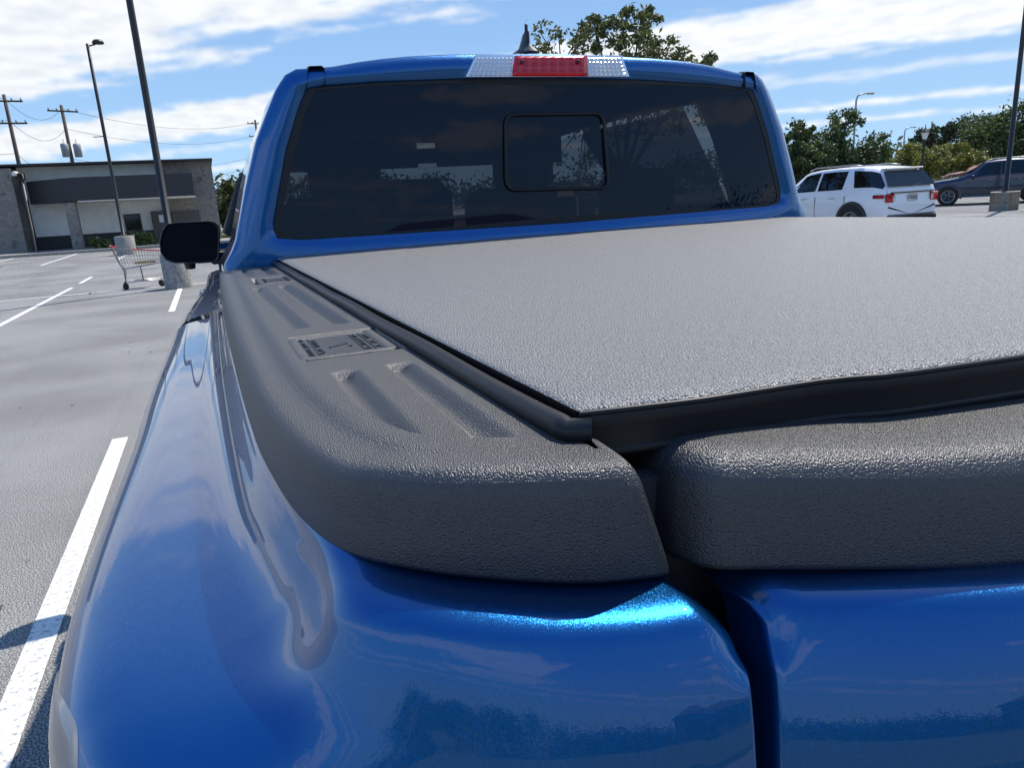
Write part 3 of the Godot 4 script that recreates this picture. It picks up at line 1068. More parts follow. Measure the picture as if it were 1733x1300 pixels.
	# dark trims where the roof channels meet the back
	for mirrored in [false, true]:
		var tr := mb()
		var trows := []
		for e in [[519.5, 150.5], [520.5, 118], [523, 113.5], [543, 113], [548, 117], [550, 149]]:
			var w := at(e[0], e[1], -1.752)
			var x := w.x if not mirrored else 2 * TX - w.x
			var bow := 0.035 * (1.0 - pow(absf(w.x - TX) / 0.86, 2.0))
			var row := PackedVector3Array()
			row.append(Vector3(x, w.y, cab_z(w.y) + bow + 0.013))
			row.append(Vector3(x, w.y + 0.004, cab_z(w.y) + bow - 0.012))
			row.append(Vector3(x, w.y + 0.005, cab_z(w.y) - 1.2))
			trows.append(row)
		grid(tr, trows)
		part("roof_channel_trim", fin(tr), mats.black_trim, cab)
	# high brake lamp: pale housing, clear ends, red middle
	var lz := cab_z(CAM_H + 0.32) + 0.048
	var pl := func(u: float, v: float, dz: float) -> Vector3:
		var w := at(u, v, lz + dz)
		return w
	var hs2 := mb(true)
	var front := [pl.call(789, 130, 0.006), pl.call(1065, 129.5, 0.006), pl.call(1052, 94, -0.002), pl.call(806, 93, -0.002)]
	var back: Array = front.map(func(p): return p + Vector3(0, 0.002, -0.03))
	quad(hs2, front[0], front[1], front[2], front[3])
	for k in [0, 1, 3]:
		quad(hs2, front[k], back[k], back[(k + 1) % 4], front[(k + 1) % 4])
	var bl := part("brake_lamp", fin(hs2), mats.reflector, truck, off)
	for seg in [[[793, 128.5], [868, 128.5], [868, 96], [808, 96]], [[994, 128.5], [1061, 128.5], [1050, 96], [994, 96]]]:
		# stacked prisms of the clear ends
		var pr := mb(true)
		for row in 5:
			var f0 := row / 5.0
			var f1 := (row + 0.82) / 5.0
			var cols := 9
			for cc in cols:
				var g0 := cc / float(cols)
				var g1 := (cc + 0.88) / float(cols)
				var q := []
				for e in [[g0, f0], [g1, f0], [g1, f1], [g0, f1]]:
					var u0: float = lerpf(lerpf(seg[0][0], seg[1][0], e[0]), lerpf(seg[3][0], seg[2][0], e[0]), e[1])
					var v0: float = lerpf(seg[0][1], seg[3][1], e[1])
					q.append(pl.call(u0, v0, 0.0065 - 0.008 * e[1]))
				var mid2: Vector3 = (q[0] + q[1] + q[2] + q[3]) / 4.0 + Vector3(0, 0.0, 0.004)
				for k in 4:
					tri(pr, q[k], q[(k + 1) % 4], mid2)
		part("prism_row", fin(pr), mats.reflector, bl)
		var cl := mb(true)
		var q2 := []
		for e in seg:
			q2.append(pl.call(e[0], e[1], 0.013 if e[1] > 110 else 0.006))
		quad(cl, q2[0], q2[1], q2[2], q2[3])
		part("clear_lens", fin(cl), mats.clear_lens, bl)
	var rl := mb()
	var rrows := []
	for row in 13:
		var f := row / 12.0
		var pr2 := PackedVector3Array()
		for cc in 49:
			var g := cc / 48.0
			var u := lerpf(lerpf(866, 872, f), lerpf(996, 993, f), g)
			var bump := 0.0018 * absf(sin(g * PI * 8)) * (1.0 if (f > 0.15 and f < 0.85) else 0.0) + 0.0012 * absf(sin(f * PI * 3))
			var e := ss(0.0, 0.06, minf(g, 1 - g)) * ss(0.0, 0.10, minf(f, 1.0 - f * 0.999))
			pr2.append(pl.call(u, lerpf(129, 94.5, f), 0.007 + 0.006 * e - 0.007 * f + bump))
		rrows.append(pr2)
	grid(rl, rrows)
	part("red_lens", fin(rl), mats.red_lens, bl)
	for su in [884, 979]:
		var sc := mb()
		var cpt: Vector3 = pl.call(su, 104.5, 0.013)
		lathe(sc, [Vector2(0.0001, 0.003), Vector2(0.004, 0.003), Vector2(0.0045, -0.004)], cpt, 12, Basis(Vector3(1, 0, 0), Vector3(0, 0, 1), Vector3(0, -1, 0)))
		part("lamp_screw", fin(sc), mats.black_trim, bl)
	# shark fin aerial on the roof
	var an := mb()
	var a0 := at(885, 88, -2.15)
	var arows := []
	for s in [[0.0, 1.0], [0.010, 0.80], [0.022, 0.46], [0.040, 0.34], [0.058, 0.26], [0.068, 0.08]]:
		var row := PackedVector3Array()
		for k in 16:
			var a := TAU * k / 16.0
			var wdt: float = 0.038 * s[1] * (1.0 if s[0] < 0.02 else 0.62)
			row.append(a0 + Vector3(cos(a) * wdt + s[0] * 0.06, s[0] - 0.012, sin(a) * 0.085 * s[1] + s[0] * 0.35))
		arows.append(row)
	grid(an, arows, true)
	var tip := at(890, 41, -2.11)
	tube(an, [a0 + Vector3(0.006, 0.04, 0.02), tip], 0.006, 0.0045, 8)
	part("roof_aerial", fin(an), mats.black_trim, truck, off)
	# door mirrors
	for mirrored in [false, true]:
		var mz := -3.42
		var outline := [[283, 379], [300, 376.5], [352, 374], [364, 375.5], [372, 383], [373.5, 400], [372, 436], [366, 444], [340, 446], [296, 446], [281, 441], [272, 428], [270, 410], [274, 392]]
		var cen := at(324, 411, mz)
		var mr := []
		for s in [[0.0, 0.86, 0.0], [0.0, 0.92, 0.004], [0.01, 0.985, 0.012], [0.0, 1.0, 0.0], [-0.03, 0.99, 0.0], [-0.08, 0.90, 0.0], [-0.115, 0.70, 0.0], [-0.13, 0.35, 0.0], [-0.135, 0.0, 0.0]]:
			var row := PackedVector3Array()
			for e in outline:
				var p := at(e[0], e[1], mz)
				var q: Vector3 = cen + (p - cen) * s[1]
				q.z += s[0]
				row.append(Vector3(q.x if not mirrored else 2 * TX - q.x, q.y, q.z))
			mr.append(row)
		var ms := mb()
		grid(ms, mr.slice(1), true)
		var mirror := part("door_mirror", fin(ms), mats.black_gloss, truck, off)
		var mg := mb()
		var cpt := PackedVector3Array()
		for e in outline:
			cpt.append(Vector3(cen.x if not mirrored else 2 * TX - cen.x, cen.y, cen.z - 0.002))
		var gr2 := PackedVector3Array()
		for p in mr[1]:
			gr2.append(p + Vector3(0, 0, -0.003))
		grid(mg, [gr2, cpt], true)
		part("mirror_glass", fin(mg), mats.mirror_glass, mirror)
		var arm := mb()
		var a1 := at(365, 432, mz - 0.03)
		var a2 := at(392, 436, mz - 0.06)
		if mirrored:
			a1.x = 2 * TX - a1.x
			a2.x = 2 * TX - a2.x
		box(arm, (a1 + a2) / 2, Vector3(absf(a2.x - a1.x) + 0.05, 0.062, 0.07), 0.012)
		part("mirror_arm", fin(arm), mats.black_trim, mirror)
		arm = mb()
		lathe(arm, [Vector2(0.001, -0.018), Vector2(0.02, -0.015), Vector2(0.024, 0.01)], Vector3(cen.x - 0.02 if not mirrored else 2 * TX - cen.x + 0.02, cen.y - 0.098, cen.z - 0.05), 12)
		part("camera_pod", fin(arm), mats.black_trim, mirror)
	# cabin: floor, dashboard, seats
	var fl := mb()
	box(fl, Vector3(TX, 0.75, -2.75), Vector3(1.66, 0.05, 1.95), 0.0)
	box(fl, Vector3(TX, CAM_H - 0.17, -3.45), Vector3(1.6, 0.22, 0.45), 0.06)
	box(fl, Vector3(TX, 1.08, -1.80), Vector3(1.64, 0.62, 0.03), 0.0)
	part("cabin_trim", fin(fl), mats.interior, truck, off)
	for sx in [-0.33, 0.33]:
		var vz := mb()
		box(vz, Vector3(TX + sx, CAM_H + 0.205, -2.98), Vector3(0.58, 0.11, 0.02), 0.006)
		part("sun_visor", fin(vz), mats.interior, truck, off)
	for sx in [-0.37, 0.37]:
		for row in [[-1.98, -0.10], [-2.85, 0.03]]:
			var se := mb()
			box(se, Vector3(TX + sx, CAM_H - 0.26 + row[1], row[0]), Vector3(0.52, 0.56, 0.14), 0.05)
			box(se, Vector3(TX + sx, CAM_H - 0.58 + row[1], row[0] - 0.25), Vector3(0.52, 0.14, 0.52), 0.05)
			box(se, Vector3(TX + sx, CAM_H + 0.085 + row[1], row[0] + 0.01), Vector3(0.27, 0.17, 0.09), 0.04)
			for px in [-0.07, 0.07]:
				tube(se, [Vector3(TX + sx + px, CAM_H - 0.10 + row[1], row[0]), Vector3(TX + sx + px, CAM_H - 0.03 + row[1], row[0])], 0.008, -1, 6)
			part("seat", fin(se), mats.interior, truck, off)
	var rm := mb()
	box(rm, Vector3(TX, CAM_H + 0.20, -3.05), Vector3(0.22, 0.06, 0.02), 0.008)
	part("cabin_mirror", fin(rm), mats.interior, truck, off)
	var stw := mb()
	var wp := []
	for a in 25:
		wp.append(Vector3(TX - 0.37 + cos(TAU * a / 24.0) * 0.18, CAM_H - 0.16 + sin(TAU * a / 24.0) * 0.17, -3.18 - sin(TAU * a / 24.0) * 0.06))
	tube(stw, wp, 0.015, -1, 6, false)
	part("steering_wheel", fin(stw), mats.interior, truck, off)

# ------------------------------------------------------------------ trees
func leaf_mesh(clumps: Array, per: int, size: float, cols: Array, seed_n: int, droop := 0.0) -> SurfaceTool:
	rng.seed = seed_n
	var st := mb(true)
	for c in clumps:
		var tone: float = rng.randf_range(0.75, 1.2)
		for i in per:
			var d := Vector3(rng.randfn(), rng.randfn(), rng.randfn()) * 0.52
			var p: Vector3 = c[0] + Vector3(d.x * c[1].x, d.y * c[1].y, d.z * c[1].z)
			var col: Color = cols[rng.randi() % cols.size()]
			col = Color(col.r * tone, col.g * tone, col.b * tone)
			var nn := Vector3(rng.randfn(), rng.randfn() + 0.4, rng.randfn()).normalized()
			var t := nn.cross(Vector3(rng.randfn(), rng.randfn(), rng.randfn())).normalized()
			t.y -= droop
			t = t.normalized()
			var b := nn.cross(t)
			var s := size * rng.randf_range(0.65, 1.35)
			st.set_color(col)
			tri(st, p - t * s, p + b * s * 0.45, p + t * s)
			tri(st, p - t * s, p + t * s, p - b * s * 0.45 + nn * s * 0.12)
	return fin(st)

func make_tree(called: String, label: String, pos: Vector3, h: float, r: float, lobes: Array, per: int, leaf: float, cols: Array, seed_n: int, group := "") -> Node3D:
	var t := thing(called, label, "tree", pos, 0.0, group)
	rng.seed = seed_n * 13 + 1
	var tr := mb()
	var th := h * 0.30
	tube(tr, [Vector3.ZERO, Vector3(0.03, th * 0.5, 0), Vector3(0, th, 0.02)], h * 0.028, h * 0.018, 8)
	var clumps := []
	for l in lobes:       # each lobe: centre (in r, h, r), radius share
		var lc := Vector3(l[0] * r, l[1] * h, l[2] * r)
		tube(tr, [Vector3(0, th * 0.9, 0), Vector3(lc.x * 0.45, lerpf(th, lc.y, 0.5), lc.z * 0.45), lc], h * 0.012, h * 0.003, 6)
		for k in l[4]:
			var d := Vector3(rng.randfn(), rng.randfn(), rng.randfn()).normalized() * pow(rng.randf(), 0.45)
			var cp := lc + Vector3(d.x * l[3] * r, d.y * l[3] * h * 0.55, d.z * l[3] * r)
			var cs: float = r * l[3] * rng.randf_range(0.16, 0.34)
			clumps.append([cp, Vector3(cs, cs * 0.8, cs)])
			tube(tr, [lc.lerp(cp, 0.1), cp], h * 0.004, h * 0.0015, 4, false)
	part("trunk", fin(tr), mats.bark, t)
	part("crown", leaf_mesh(clumps, per, leaf, cols, seed_n), mats.leaf, t)
	return t

# ------------------------------------------------------------------ cars
func make_suv(called: String, label: String, paint: Material, length: float, height: float, style: int) -> Node3D:
	# built along -z (front), origin at ground under the middle
	var t := thing(called, label, "car", Vector3.ZERO)
	var L := length / 2.0
	var hw := 0.98
	# stations: z, bonnet/roof height, belt height, half width at roof
	var sts := [
		[-L, 0.70, 0.66, 0.62, 0.66], [-L + 0.10, 0.92, 0.86, 0.78, 0.84], [-L + 0.35, 1.02, 0.96, 0.84, 0.93], [-L + 0.95, 1.10, 1.04, 0.84, hw],
		[-L + 1.30, 1.16, 1.10, 0.82, hw], [-L + 1.75, 1.42, 1.12, 0.74, hw], [-L + 2.15, height - 0.08, 1.13, 0.69, hw], [-L + 2.6, height - 0.02, 1.14, 0.68, hw], [-L + 3.2, height, 1.15, 0.68, hw],
		[L - 1.10, height - 0.01, 1.17, 0.68, hw], [L - 0.62, height - 0.06, 1.18, 0.67, hw - 0.01], [L - 0.40, height - 0.12, 1.18, 0.66, hw - 0.02],
		[L - 0.12, 1.30, 1.16, 0.80, hw - 0.05], [L - 0.03, 1.10, 1.04, 0.84, hw - 0.09], [L, 0.75, 0.72, 0.82, hw - 0.12]]
	var rows := []
	for s in sts:
		var row := PackedVector3Array()
		var left := [Vector2(s[4] - 0.06, 0.34), Vector2(s[4] - 0.01, 0.42), Vector2(s[4], 0.62), Vector2(s[4] - 0.005, minf(0.85, s[2] - 0.02)), Vector2(s[4] - 0.03, s[2]), Vector2(lerpf(s[4] - 0.04, s[3], 0.5), lerpf(s[2], s[1], 0.52)), Vector2(s[3] + 0.02, s[1] - 0.055), Vector2(s[3] - 0.05, s[1] - 0.012), Vector2(s[3] * 0.5, s[1] + 0.006)]
		for p in left:
			row.append(Vector3(-p.x, p.y, s[0]))
		row.append(Vector3(0, s[1] + 0.012, s[0]))
		for k in range(left.size() - 1, -1, -1):
			row.append(Vector3(left[k].x, left[k].y, s[0]))
		rows.append(row)
	var st := mb()
	grid(st, rows)
	st.set_smooth_group(1)
	for e in [0, rows.size() - 1]:
		var c := Vector3(0, 0.5, rows[e][0].z)
		for k in rows[e].size() - 1:
			tri(st, c, rows[e][k], rows[e][k + 1])
		tri(st, c, rows[e][rows[e].size() - 1], rows[e][0])
	var body := part("body", fin(st), paint, t)
	# side glass follows the flank between belt and roof, 5 mm proud
	var flank := func(z: float, f: float, sgn: float) -> Vector3:
		for i in sts.size() - 1:
			if z >= sts[i][0] and z <= sts[i + 1][0]:
				var g: float = (z - sts[i][0]) / (sts[i + 1][0] - sts[i][0])
				var a: Vector3 = rows[i][4].lerp(rows[i + 1][4], g)
				var m: Vector3 = rows[i][5].lerp(rows[i + 1][5], g)
				var b: Vector3 = rows[i][6].lerp(rows[i + 1][6], g)
				var p := a.lerp(m, f / 0.52) if f < 0.52 else m.lerp(b, (f - 0.52) / 0.48)
				return Vector3(sgn * (-p.x + 0.006), p.y + 0.003, p.z)
		return Vector3.ZERO
	var panes := [[-L + 1.72, -L + 2.72, 0.06, true], [-L + 2.80, -L + 3.66, 0.06, false], [-L + 3.86, L - 0.13, 0.12, false]]
	if style == 1:
		panes = [[-L + 1.72, -L + 2.72, 0.06, true], [-L + 2.80, -L + 3.62, 0.06, false], [-L + 3.70, L - 0.42, 0.08, false]]
	for sgn in [-1.0, 1.0]:
		for w in panes:
			var gs := mb()
			var gr := []
			for j in 13:
				var g := j / 12.0
				var z: float = lerpf(w[0], w[1], g)
				var top := 0.90
				if w[3]:
					top = clampf(lerpf(0.1, 0.98, g * 1.9), 0.1, 0.92)
				var bot: float = w[2]
				if style == 0 and w == panes[2]:
					bot = lerpf(0.10, 0.08, g) + 0.70 * maxf(0.0, 1.0 - g * 6.0)
				var row := PackedVector3Array()
				for k in 7:
					row.append(flank.call(z, lerpf(bot, top, k / 6.0), sgn))
				gr.append(row)
			grid(gs, gr)
			part("side_window", fin(gs), mats.dark_glass, t)
		# black arch and sill cladding
		for wz in [-L + 0.95, L - 1.02]:
			var ar := mb()
			var r0 := PackedVector3Array()
			var r1 := PackedVector3Array()
			var r2 := PackedVector3Array()
			var r3 := PackedVector3Array()
			for a in 25:
				var an := PI * (-0.08 + 1.16 * a / 24.0)
				r0.append(Vector3(sgn * (hw - 0.03), 0.38 + sin(an) * 0.39, wz + cos(an) * 0.39))
				r1.append(Vector3(sgn * (hw + 0.016), 0.38 + sin(an) * 0.40, wz + cos(an) * 0.40))
				r2.append(Vector3(sgn * (hw + 0.016), 0.38 + sin(an) * 0.505, wz + cos(an) * 0.505))
				r3.append(Vector3(sgn * (hw - 0.03), 0.38 + sin(an) * 0.515, wz + cos(an) * 0.515))
			grid(ar, [r0, r1, r2, r3])
			part("wheel_arch", fin(ar), mats.black_trim if style == 0 else paint, t)
			var dk := mb()  # flat dark disc on the flank stands in for the shaded wheel opening
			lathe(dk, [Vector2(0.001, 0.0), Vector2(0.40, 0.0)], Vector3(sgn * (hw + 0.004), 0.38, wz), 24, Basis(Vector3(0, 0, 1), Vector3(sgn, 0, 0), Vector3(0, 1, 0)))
			part("dark_well_disc", fin(dk), mats.bed_liner, t)
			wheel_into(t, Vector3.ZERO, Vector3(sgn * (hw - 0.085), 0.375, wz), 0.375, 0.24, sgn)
		var sl := mb()
		box(sl, Vector3(sgn * (hw - 0.01), 0.37, 0.0), Vector3(0.06, 0.13, length - 2.9), 0.02)
		part("sill", fin(sl), mats.black_trim if style == 0 else mats.chrome, t)
		for dz in [-L + 2.35, -L + 3.35]:
			var dh := mb()
			box(dh, Vector3(sgn * (hw + 0.012), 0.98, dz), Vector3(0.03, 0.035, 0.20), 0.01)
			part("door_handle", fin(dh), paint if style == 0 else mats.chrome, t)
		var seam := mb()
		for dz in [-L + 1.62, -L + 2.76, -L + 3.78]:
			box(seam, Vector3(sgn * (hw - 0.001), 0.72, dz), Vector3(0.012, 0.62, 0.010), 0.0)
		part("door_seam", fin(seam), mats.bed_liner, t)
		var rl := mb()
		tube(rl, [Vector3(sgn * 0.66, height - 0.03, -L + 2.25), Vector3(sgn * 0.655, height + 0.035, -L + 2.45), Vector3(sgn * 0.65, height + 0.045, L - 1.3), Vector3(sgn * 0.645, height + 0.0, L - 0.95)], 0.016, -1, 6)
		part("roof_rail", fin(rl), mats.galvanised, t)
		var mi := mb()
		box(mi, Vector3(sgn * (hw + 0.11), 1.15, -L + 1.80), Vector3(0.22, 0.15, 0.10), 0.04)
		part("door_mirror", fin(mi), paint, t)
		# lamps
		var tl := mb()
		var zc := L - 0.13
		var tw := 0.44
		if style == 0:
			box(tl, Vector3(sgn * (hw - 0.045), 0.985, zc - 0.10), Vector3(0.07, 0.10, 0.32), 0.02)
			box(tl, Vector3(sgn * (hw - 0.20), 0.94, L - 0.02), Vector3(0.28, 0.22, 0.10), 0.03)
		else:
			box(tl, Vector3(sgn * (hw - 0.10), 1.0, L - 0.06), Vector3(0.22, 0.25, 0.16), 0.03)
		part("tail_light", fin(tl), mats.red_lens, t)
		if style == 0:
			var rv := mb()
			box(rv, Vector3(sgn * (hw - 0.30), 0.93, L + 0.025), Vector3(0.08, 0.14, 0.03), 0.01)
			part("reversing_light", fin(rv), mats.lamp_glass, t)
		var hl := mb()
		box(hl, Vector3(sgn * 0.66, 0.82, -L + 0.13), Vector3(0.32, 0.12, 0.22), 0.03)
		part("headlight", fin(hl), mats.lamp_glass, t)
	# windscreen, back glass, spoiler, bumpers, plate, grille
	var wsr := []
	for j in 6:
		var g := j / 5.0
		var row := PackedVector3Array()
		for i in 9:
			var f := i / 8.0 * 2 - 1
			row.append(Vector3(f * lerpf(0.80, 0.66, g), lerpf(1.175, height - 0.075, g) + 0.012 * (1 - f * f) + 0.004, lerpf(-L + 1.27, -L + 2.18, g) - 0.0 * f * f - 0.008))
		wsr.append(row)
	var wss := mb()
	grid(wss, wsr)
	part("windscreen", fin(wss), mats.dark_glass, t)
	var bw := mb()
	var bwr := []
	for j in 5:
		var g := j / 4.0
		var row := PackedVector3Array()
		for i in 9:
			var f := i / 8.0 * 2 - 1
			row.append(Vector3(f * lerpf(0.845, 0.70, g), lerpf(1.22, height - 0.17, g), lerpf(L - 0.07, L - 0.36, g) + 0.045))
		bwr.append(row)
	grid(bw, bwr)
	part("back_window", fin(bw), mats.dark_glass, t)
	var spo := mb()
	box(spo, Vector3(0, height - 0.105, L - 0.37), Vector3(1.30, 0.045, 0.22), 0.018)
	part("spoiler", fin(spo), paint, t)
	var gar := mb()
	box(gar, Vector3(0, 1.07, L - 0.005), Vector3(1.48, 0.03, 0.06), 0.01)
	part("tailgate_trim", fin(gar), mats.black_trim, t)
	var rb := mb()
	box(rb, Vector3(0, 0.40, L - 0.04), Vector3(1.74, 0.24, 0.24), 0.05)
	part("lower_bumper", fin(rb), mats.black_trim, t)
	rb = mb()
	box(rb, Vector3(0, 0.40, -L + 0.07), Vector3(1.5, 0.26, 0.18), 0.05)
	part("lower_bumper", fin(rb), mats.black_trim, t)
	var plm := mb()
	box(plm, Vector3(0, 0.93, L + 0.022), Vector3(0.31, 0.16, 0.012), 0.004)
	var plate := part("number_plate", fin(plm), mats.plate_white, t)
	var ink := mb()
	rng.seed = 5
	for k in 6:
		box(ink, Vector3(-0.10 + 0.04 * k, 0.925, L + 0.030), Vector3(0.020, 0.065, 0.003), 0.0)
	part("plate_marks", fin(ink), mats.plate_ink, plate)
	var gri := mb()
	for k in 5:
		box(gri, Vector3(0, 0.60 + 0.05 * k, -L + 0.02), Vector3(0.95, 0.02, 0.06), 0.005)
	part("grille", fin(gri), mats.black_trim, t)
	var wi := mb()
	tube(wi, [Vector3(-0.05, 1.21, L - 0.03), Vector3(0.34, 1.27, L - 0.06)], 0.010, -1, 5)
	part("rear_wiper", fin(wi), mats.black_trim, t)
	return t

# ------------------------------------------------------------------ street furniture
func make_light_pole(label: String, pos: Vector3, h: float, base_h: float, base_r: float, square: bool, head: int) -> void:
	var t := thing("light_pole", label, "light pole", pos)
	var b := mb()
	if square:
		box(b, Vector3(0, base_h / 2 - 0.1, 0), Vector3(base_r * 2, base_h + 0.2, base_r * 2), 0.03)
	else:
		lathe(b, [Vector2(base_r, -0.1), Vector2(base_r, base_h - 0.03), Vector2(base_r - 0.03, base_h), Vector2(0.001, base_h)], Vector3.ZERO, 28)
	part("concrete_base", fin(b), mats.concrete, t)
	var fl := mb()
	box(fl, Vector3(0, base_h + 0.02, 0), Vector3(0.30, 0.035, 0.30), 0.006)
	for sx in [-0.11, 0.11]:
		for sz in [-0.11, 0.11]:
			tube(fl, [Vector3(sx, base_h, sz), Vector3(sx, base_h + 0.09, sz)], 0.016, -1, 6)
	part("base_plate", fin(fl), mats.dark_metal, t)
	var p := mb()
	tube(p, [Vector3(0, base_h, 0), Vector3(0, h * 0.5, 0), Vector3(0, h, 0)], 0.082, 0.066, 10)
	part("pole", fin(p), mats.dark_metal, t)
	var hd := mb()
	var arms := [0.5] if head == 1 else [0.5, 0.5 + PI]
	for a in arms:
		var d := Vector3(cos(a), 0, sin(a))
		tube(hd, [Vector3(0, h - 0.1, 0), d * 0.35 + Vector3(0, h - 0.06, 0)], 0.03, -1, 6)
		lathe(hd, [Vector2(0.001, 0.14), Vector2(0.16, 0.11), Vector2(0.24, 0.02), Vector2(0.23, -0.04), Vector2(0.001, -0.05)], d * 0.5 + Vector3(0, h, 0), 14)
	part("lamp_head", fin(hd), mats.dark_metal, t)

func make_utility_pole(label: String, pos: Vector3, h: float, tx: bool, turn: float, lean: float) -> Node3D:
	var t := thing("utility_pole", label, "utility pole", pos, turn)
	t.rotation.z = lean
	var p := mb()
	tube(p, [Vector3.ZERO, Vector3(0, h * 0.5, 0), Vector3(0, h, 0)], 0.17, 0.11, 9)
	part("pole", fin(p), mats.wood_pole, t)
	for lv in [0.45, 1.9]:
		if lv > 1.0 and tx:
			continue
		var c := mb()
		box(c, Vector3(0, h - lv, 0.14), Vector3(2.1, 0.11, 0.09), 0.01)
		part("crossarm", fin(c), mats.wood_pole, t)
		for x in [-0.95, -0.4, 0.4, 0.95]:
			var ins := mb()
			lathe(ins, [Vector2(0.03, 0.05), Vector2(0.06, 0.10), Vector2(0.04, 0.14), Vector2(0.055, 0.2), Vector2(0.001, 0.24)], Vector3(x, h - lv, 0.14), 8)
			part("insulator", fin(ins), mats.transformer_grey, t)
	if tx:
		for x in [-0.42, 0.45]:
			var d := mb()
			lathe(d, [Vector2(0.001, -0.5), Vector2(0.26, -0.48), Vector2(0.28, 0.42), Vector2(0.20, 0.52), Vector2(0.001, 0.54)], Vector3(x, h - 3.3, 0.25), 14)
			tube(d, [Vector3(x, h - 2.8, 0.25), Vector3(x, h - 2.45, 0.25)], 0.04, 0.03, 6)
			part("transformer", fin(d), mats.transformer_grey, t)
	return t

func make_cobra_lamp(label: String, pos: Vector3, h: float, dir: float) -> void:
	var t := thing("street_lamp", label, "street lamp", pos)
	var p := mb()
	tube(p, [Vector3.ZERO, Vector3(0, h * 0.6, 0), Vector3(0, h - 0.5, 0), Vector3(dir * 0.15, h - 0.12, 0), Vector3(dir * 0.7, h + 0.05, 0), Vector3(dir * 1.3, h + 0.1, 0)], 0.10, 0.05, 8)
	part("pole", fin(p), mats.galvanised, t)
	var hd := mb()
	box(hd, Vector3(dir * 1.65, h + 0.09, 0), Vector3(0.75, 0.16, 0.3), 0.05)
	part("lamp_head", fin(hd), mats.galvanised, t)

func build_cart() -> void:
	var pos := on_ground(243, 487)
	# front towards +x (into the picture's right); basket, frame, four castors
	var t := thing("shopping_cart", "wire shopping cart with red handle left beside a concrete lamp base", "shopping cart", pos, 0.10)
	var fr := mb()
	for s in [-0.24, 0.24]:
		fr = mb()
		tube(fr, [Vector3(-0.52, 1.02, s), Vector3(-0.40, 0.60, s), Vector3(-0.30, 0.42, s), Vector3(-0.34, 0.16, s), Vector3(-0.1, 0.18, s), Vector3(0.42, 0.17, s)], 0.014, -1, 6)
		tube(fr, [Vector3(-0.34, 0.50, s), Vector3(-0.34, 0.16, s)], 0.013, -1, 6)
		tube(fr, [Vector3(0.02, 0.50, s), Vector3(0.04, 0.18, s)], 0.013, -1, 6)
		part("frame", fin(fr), mats.cart_wire, t)
	var bk := mb()
	# basket: rim loop and wires; wider and taller at the handle
	var rim := []
	for e in [[-0.46, 0.96, -0.27], [0.55, 0.84, -0.20], [0.55, 0.84, 0.20], [-0.46, 0.96, 0.27], [-0.46, 0.96, -0.27]]:
		rim.append(Vector3(e[0], e[1], e[2]))
	for k in 4:
		tube(bk, [rim[k], rim[k + 1]], 0.008, -1, 5)
	for k in 17:
		var f := k / 16.0
		for s in [-1.0, 1.0]:
			tube(bk, [Vector3(lerpf(-0.46, 0.55, f), lerpf(0.96, 0.84, f), s * lerpf(0.27, 0.20, f)), Vector3(lerpf(-0.36, 0.46, f), lerpf(0.47, 0.56, f), s * lerpf(0.24, 0.18, f))], 0.0035, -1, 4, false)
	for k in 9:
		var f := k / 8.0 * 2 - 1
		tube(bk, [Vector3(-0.36, 0.47, f * 0.24), Vector3(0.46, 0.56, f * 0.18)], 0.0035, -1, 4, false)
		tube(bk, [Vector3(0.46, 0.56, f * 0.18), Vector3(0.55, 0.84, f * 0.20)], 0.0035, -1, 4, false)
		tube(bk, [Vector3(-0.36, 0.47, f * 0.24), Vector3(-0.46, 0.96, f * 0.27)], 0.0035, -1, 4, false)
	for lv in [0.3, 0.65]:
		for s in [-1.0, 1.0]:
			tube(bk, [Vector3(lerpf(-0.36, -0.46, lv), lerpf(0.47, 0.96, lv), s * 0.25), Vector3(lerpf(0.46, 0.55, lv), lerpf(0.56, 0.84, lv), s * 0.19)], 0.004, -1, 4, false)
	part("basket", fin(bk), mats.cart_wire, t)
	var hd := mb()
	tube(hd, [Vector3(-0.53, 1.03, -0.27), Vector3(-0.53, 1.03, 0.27)], 0.018, -1, 8)
	tube(hd, [Vector3(-0.53, 1.03, -0.27), Vector3(-0.40, 0.99, -0.28)], 0.014, -1, 6)
	tube(hd, [Vector3(-0.53, 1.03, 0.27), Vector3(-0.40, 0.99, 0.28)], 0.014, -1, 6)
	tube(hd, [Vector3(-0.10, 0.93, 0.245), Vector3(0.53, 0.855, 0.205)], 0.013, -1, 6)
	part("handle", fin(hd), mats.cart_red, t)
	for x in [-0.36, 0.42]:
		for s in [-0.23, 0.23]:
			var cw := mb()
			lathe(cw, [Vector2(0.001, 0.018), Vector2(0.058, 0.018), Vector2(0.065, 0.008), Vector2(0.065, -0.008), Vector2(0.058, -0.018), Vector2(0.001, -0.018)], Vector3(x, 0.066, s), 16, Basis(Vector3(1, 0, 0), Vector3(0, 0, 1), Vector3(0, -1, 0)))
			box(cw, Vector3(x, 0.12, s), Vector3(0.05, 0.10, 0.05), 0.01)
			part("castor", fin(cw), mats.tyre, t)
	var bx := thing("cardboard_tray", "brown cardboard tray lying in the wire shopping cart", "tray", pos + Vector3(0.12, 0.575, 0.0), 0.10)
	var bm := mb()
	box(bm, Vector3(0.02, 0.03, 0), Vector3(0.46, 0.05, 0.30), 0.004)
	part("tray", fin(bm), mats.cardboard, bx)

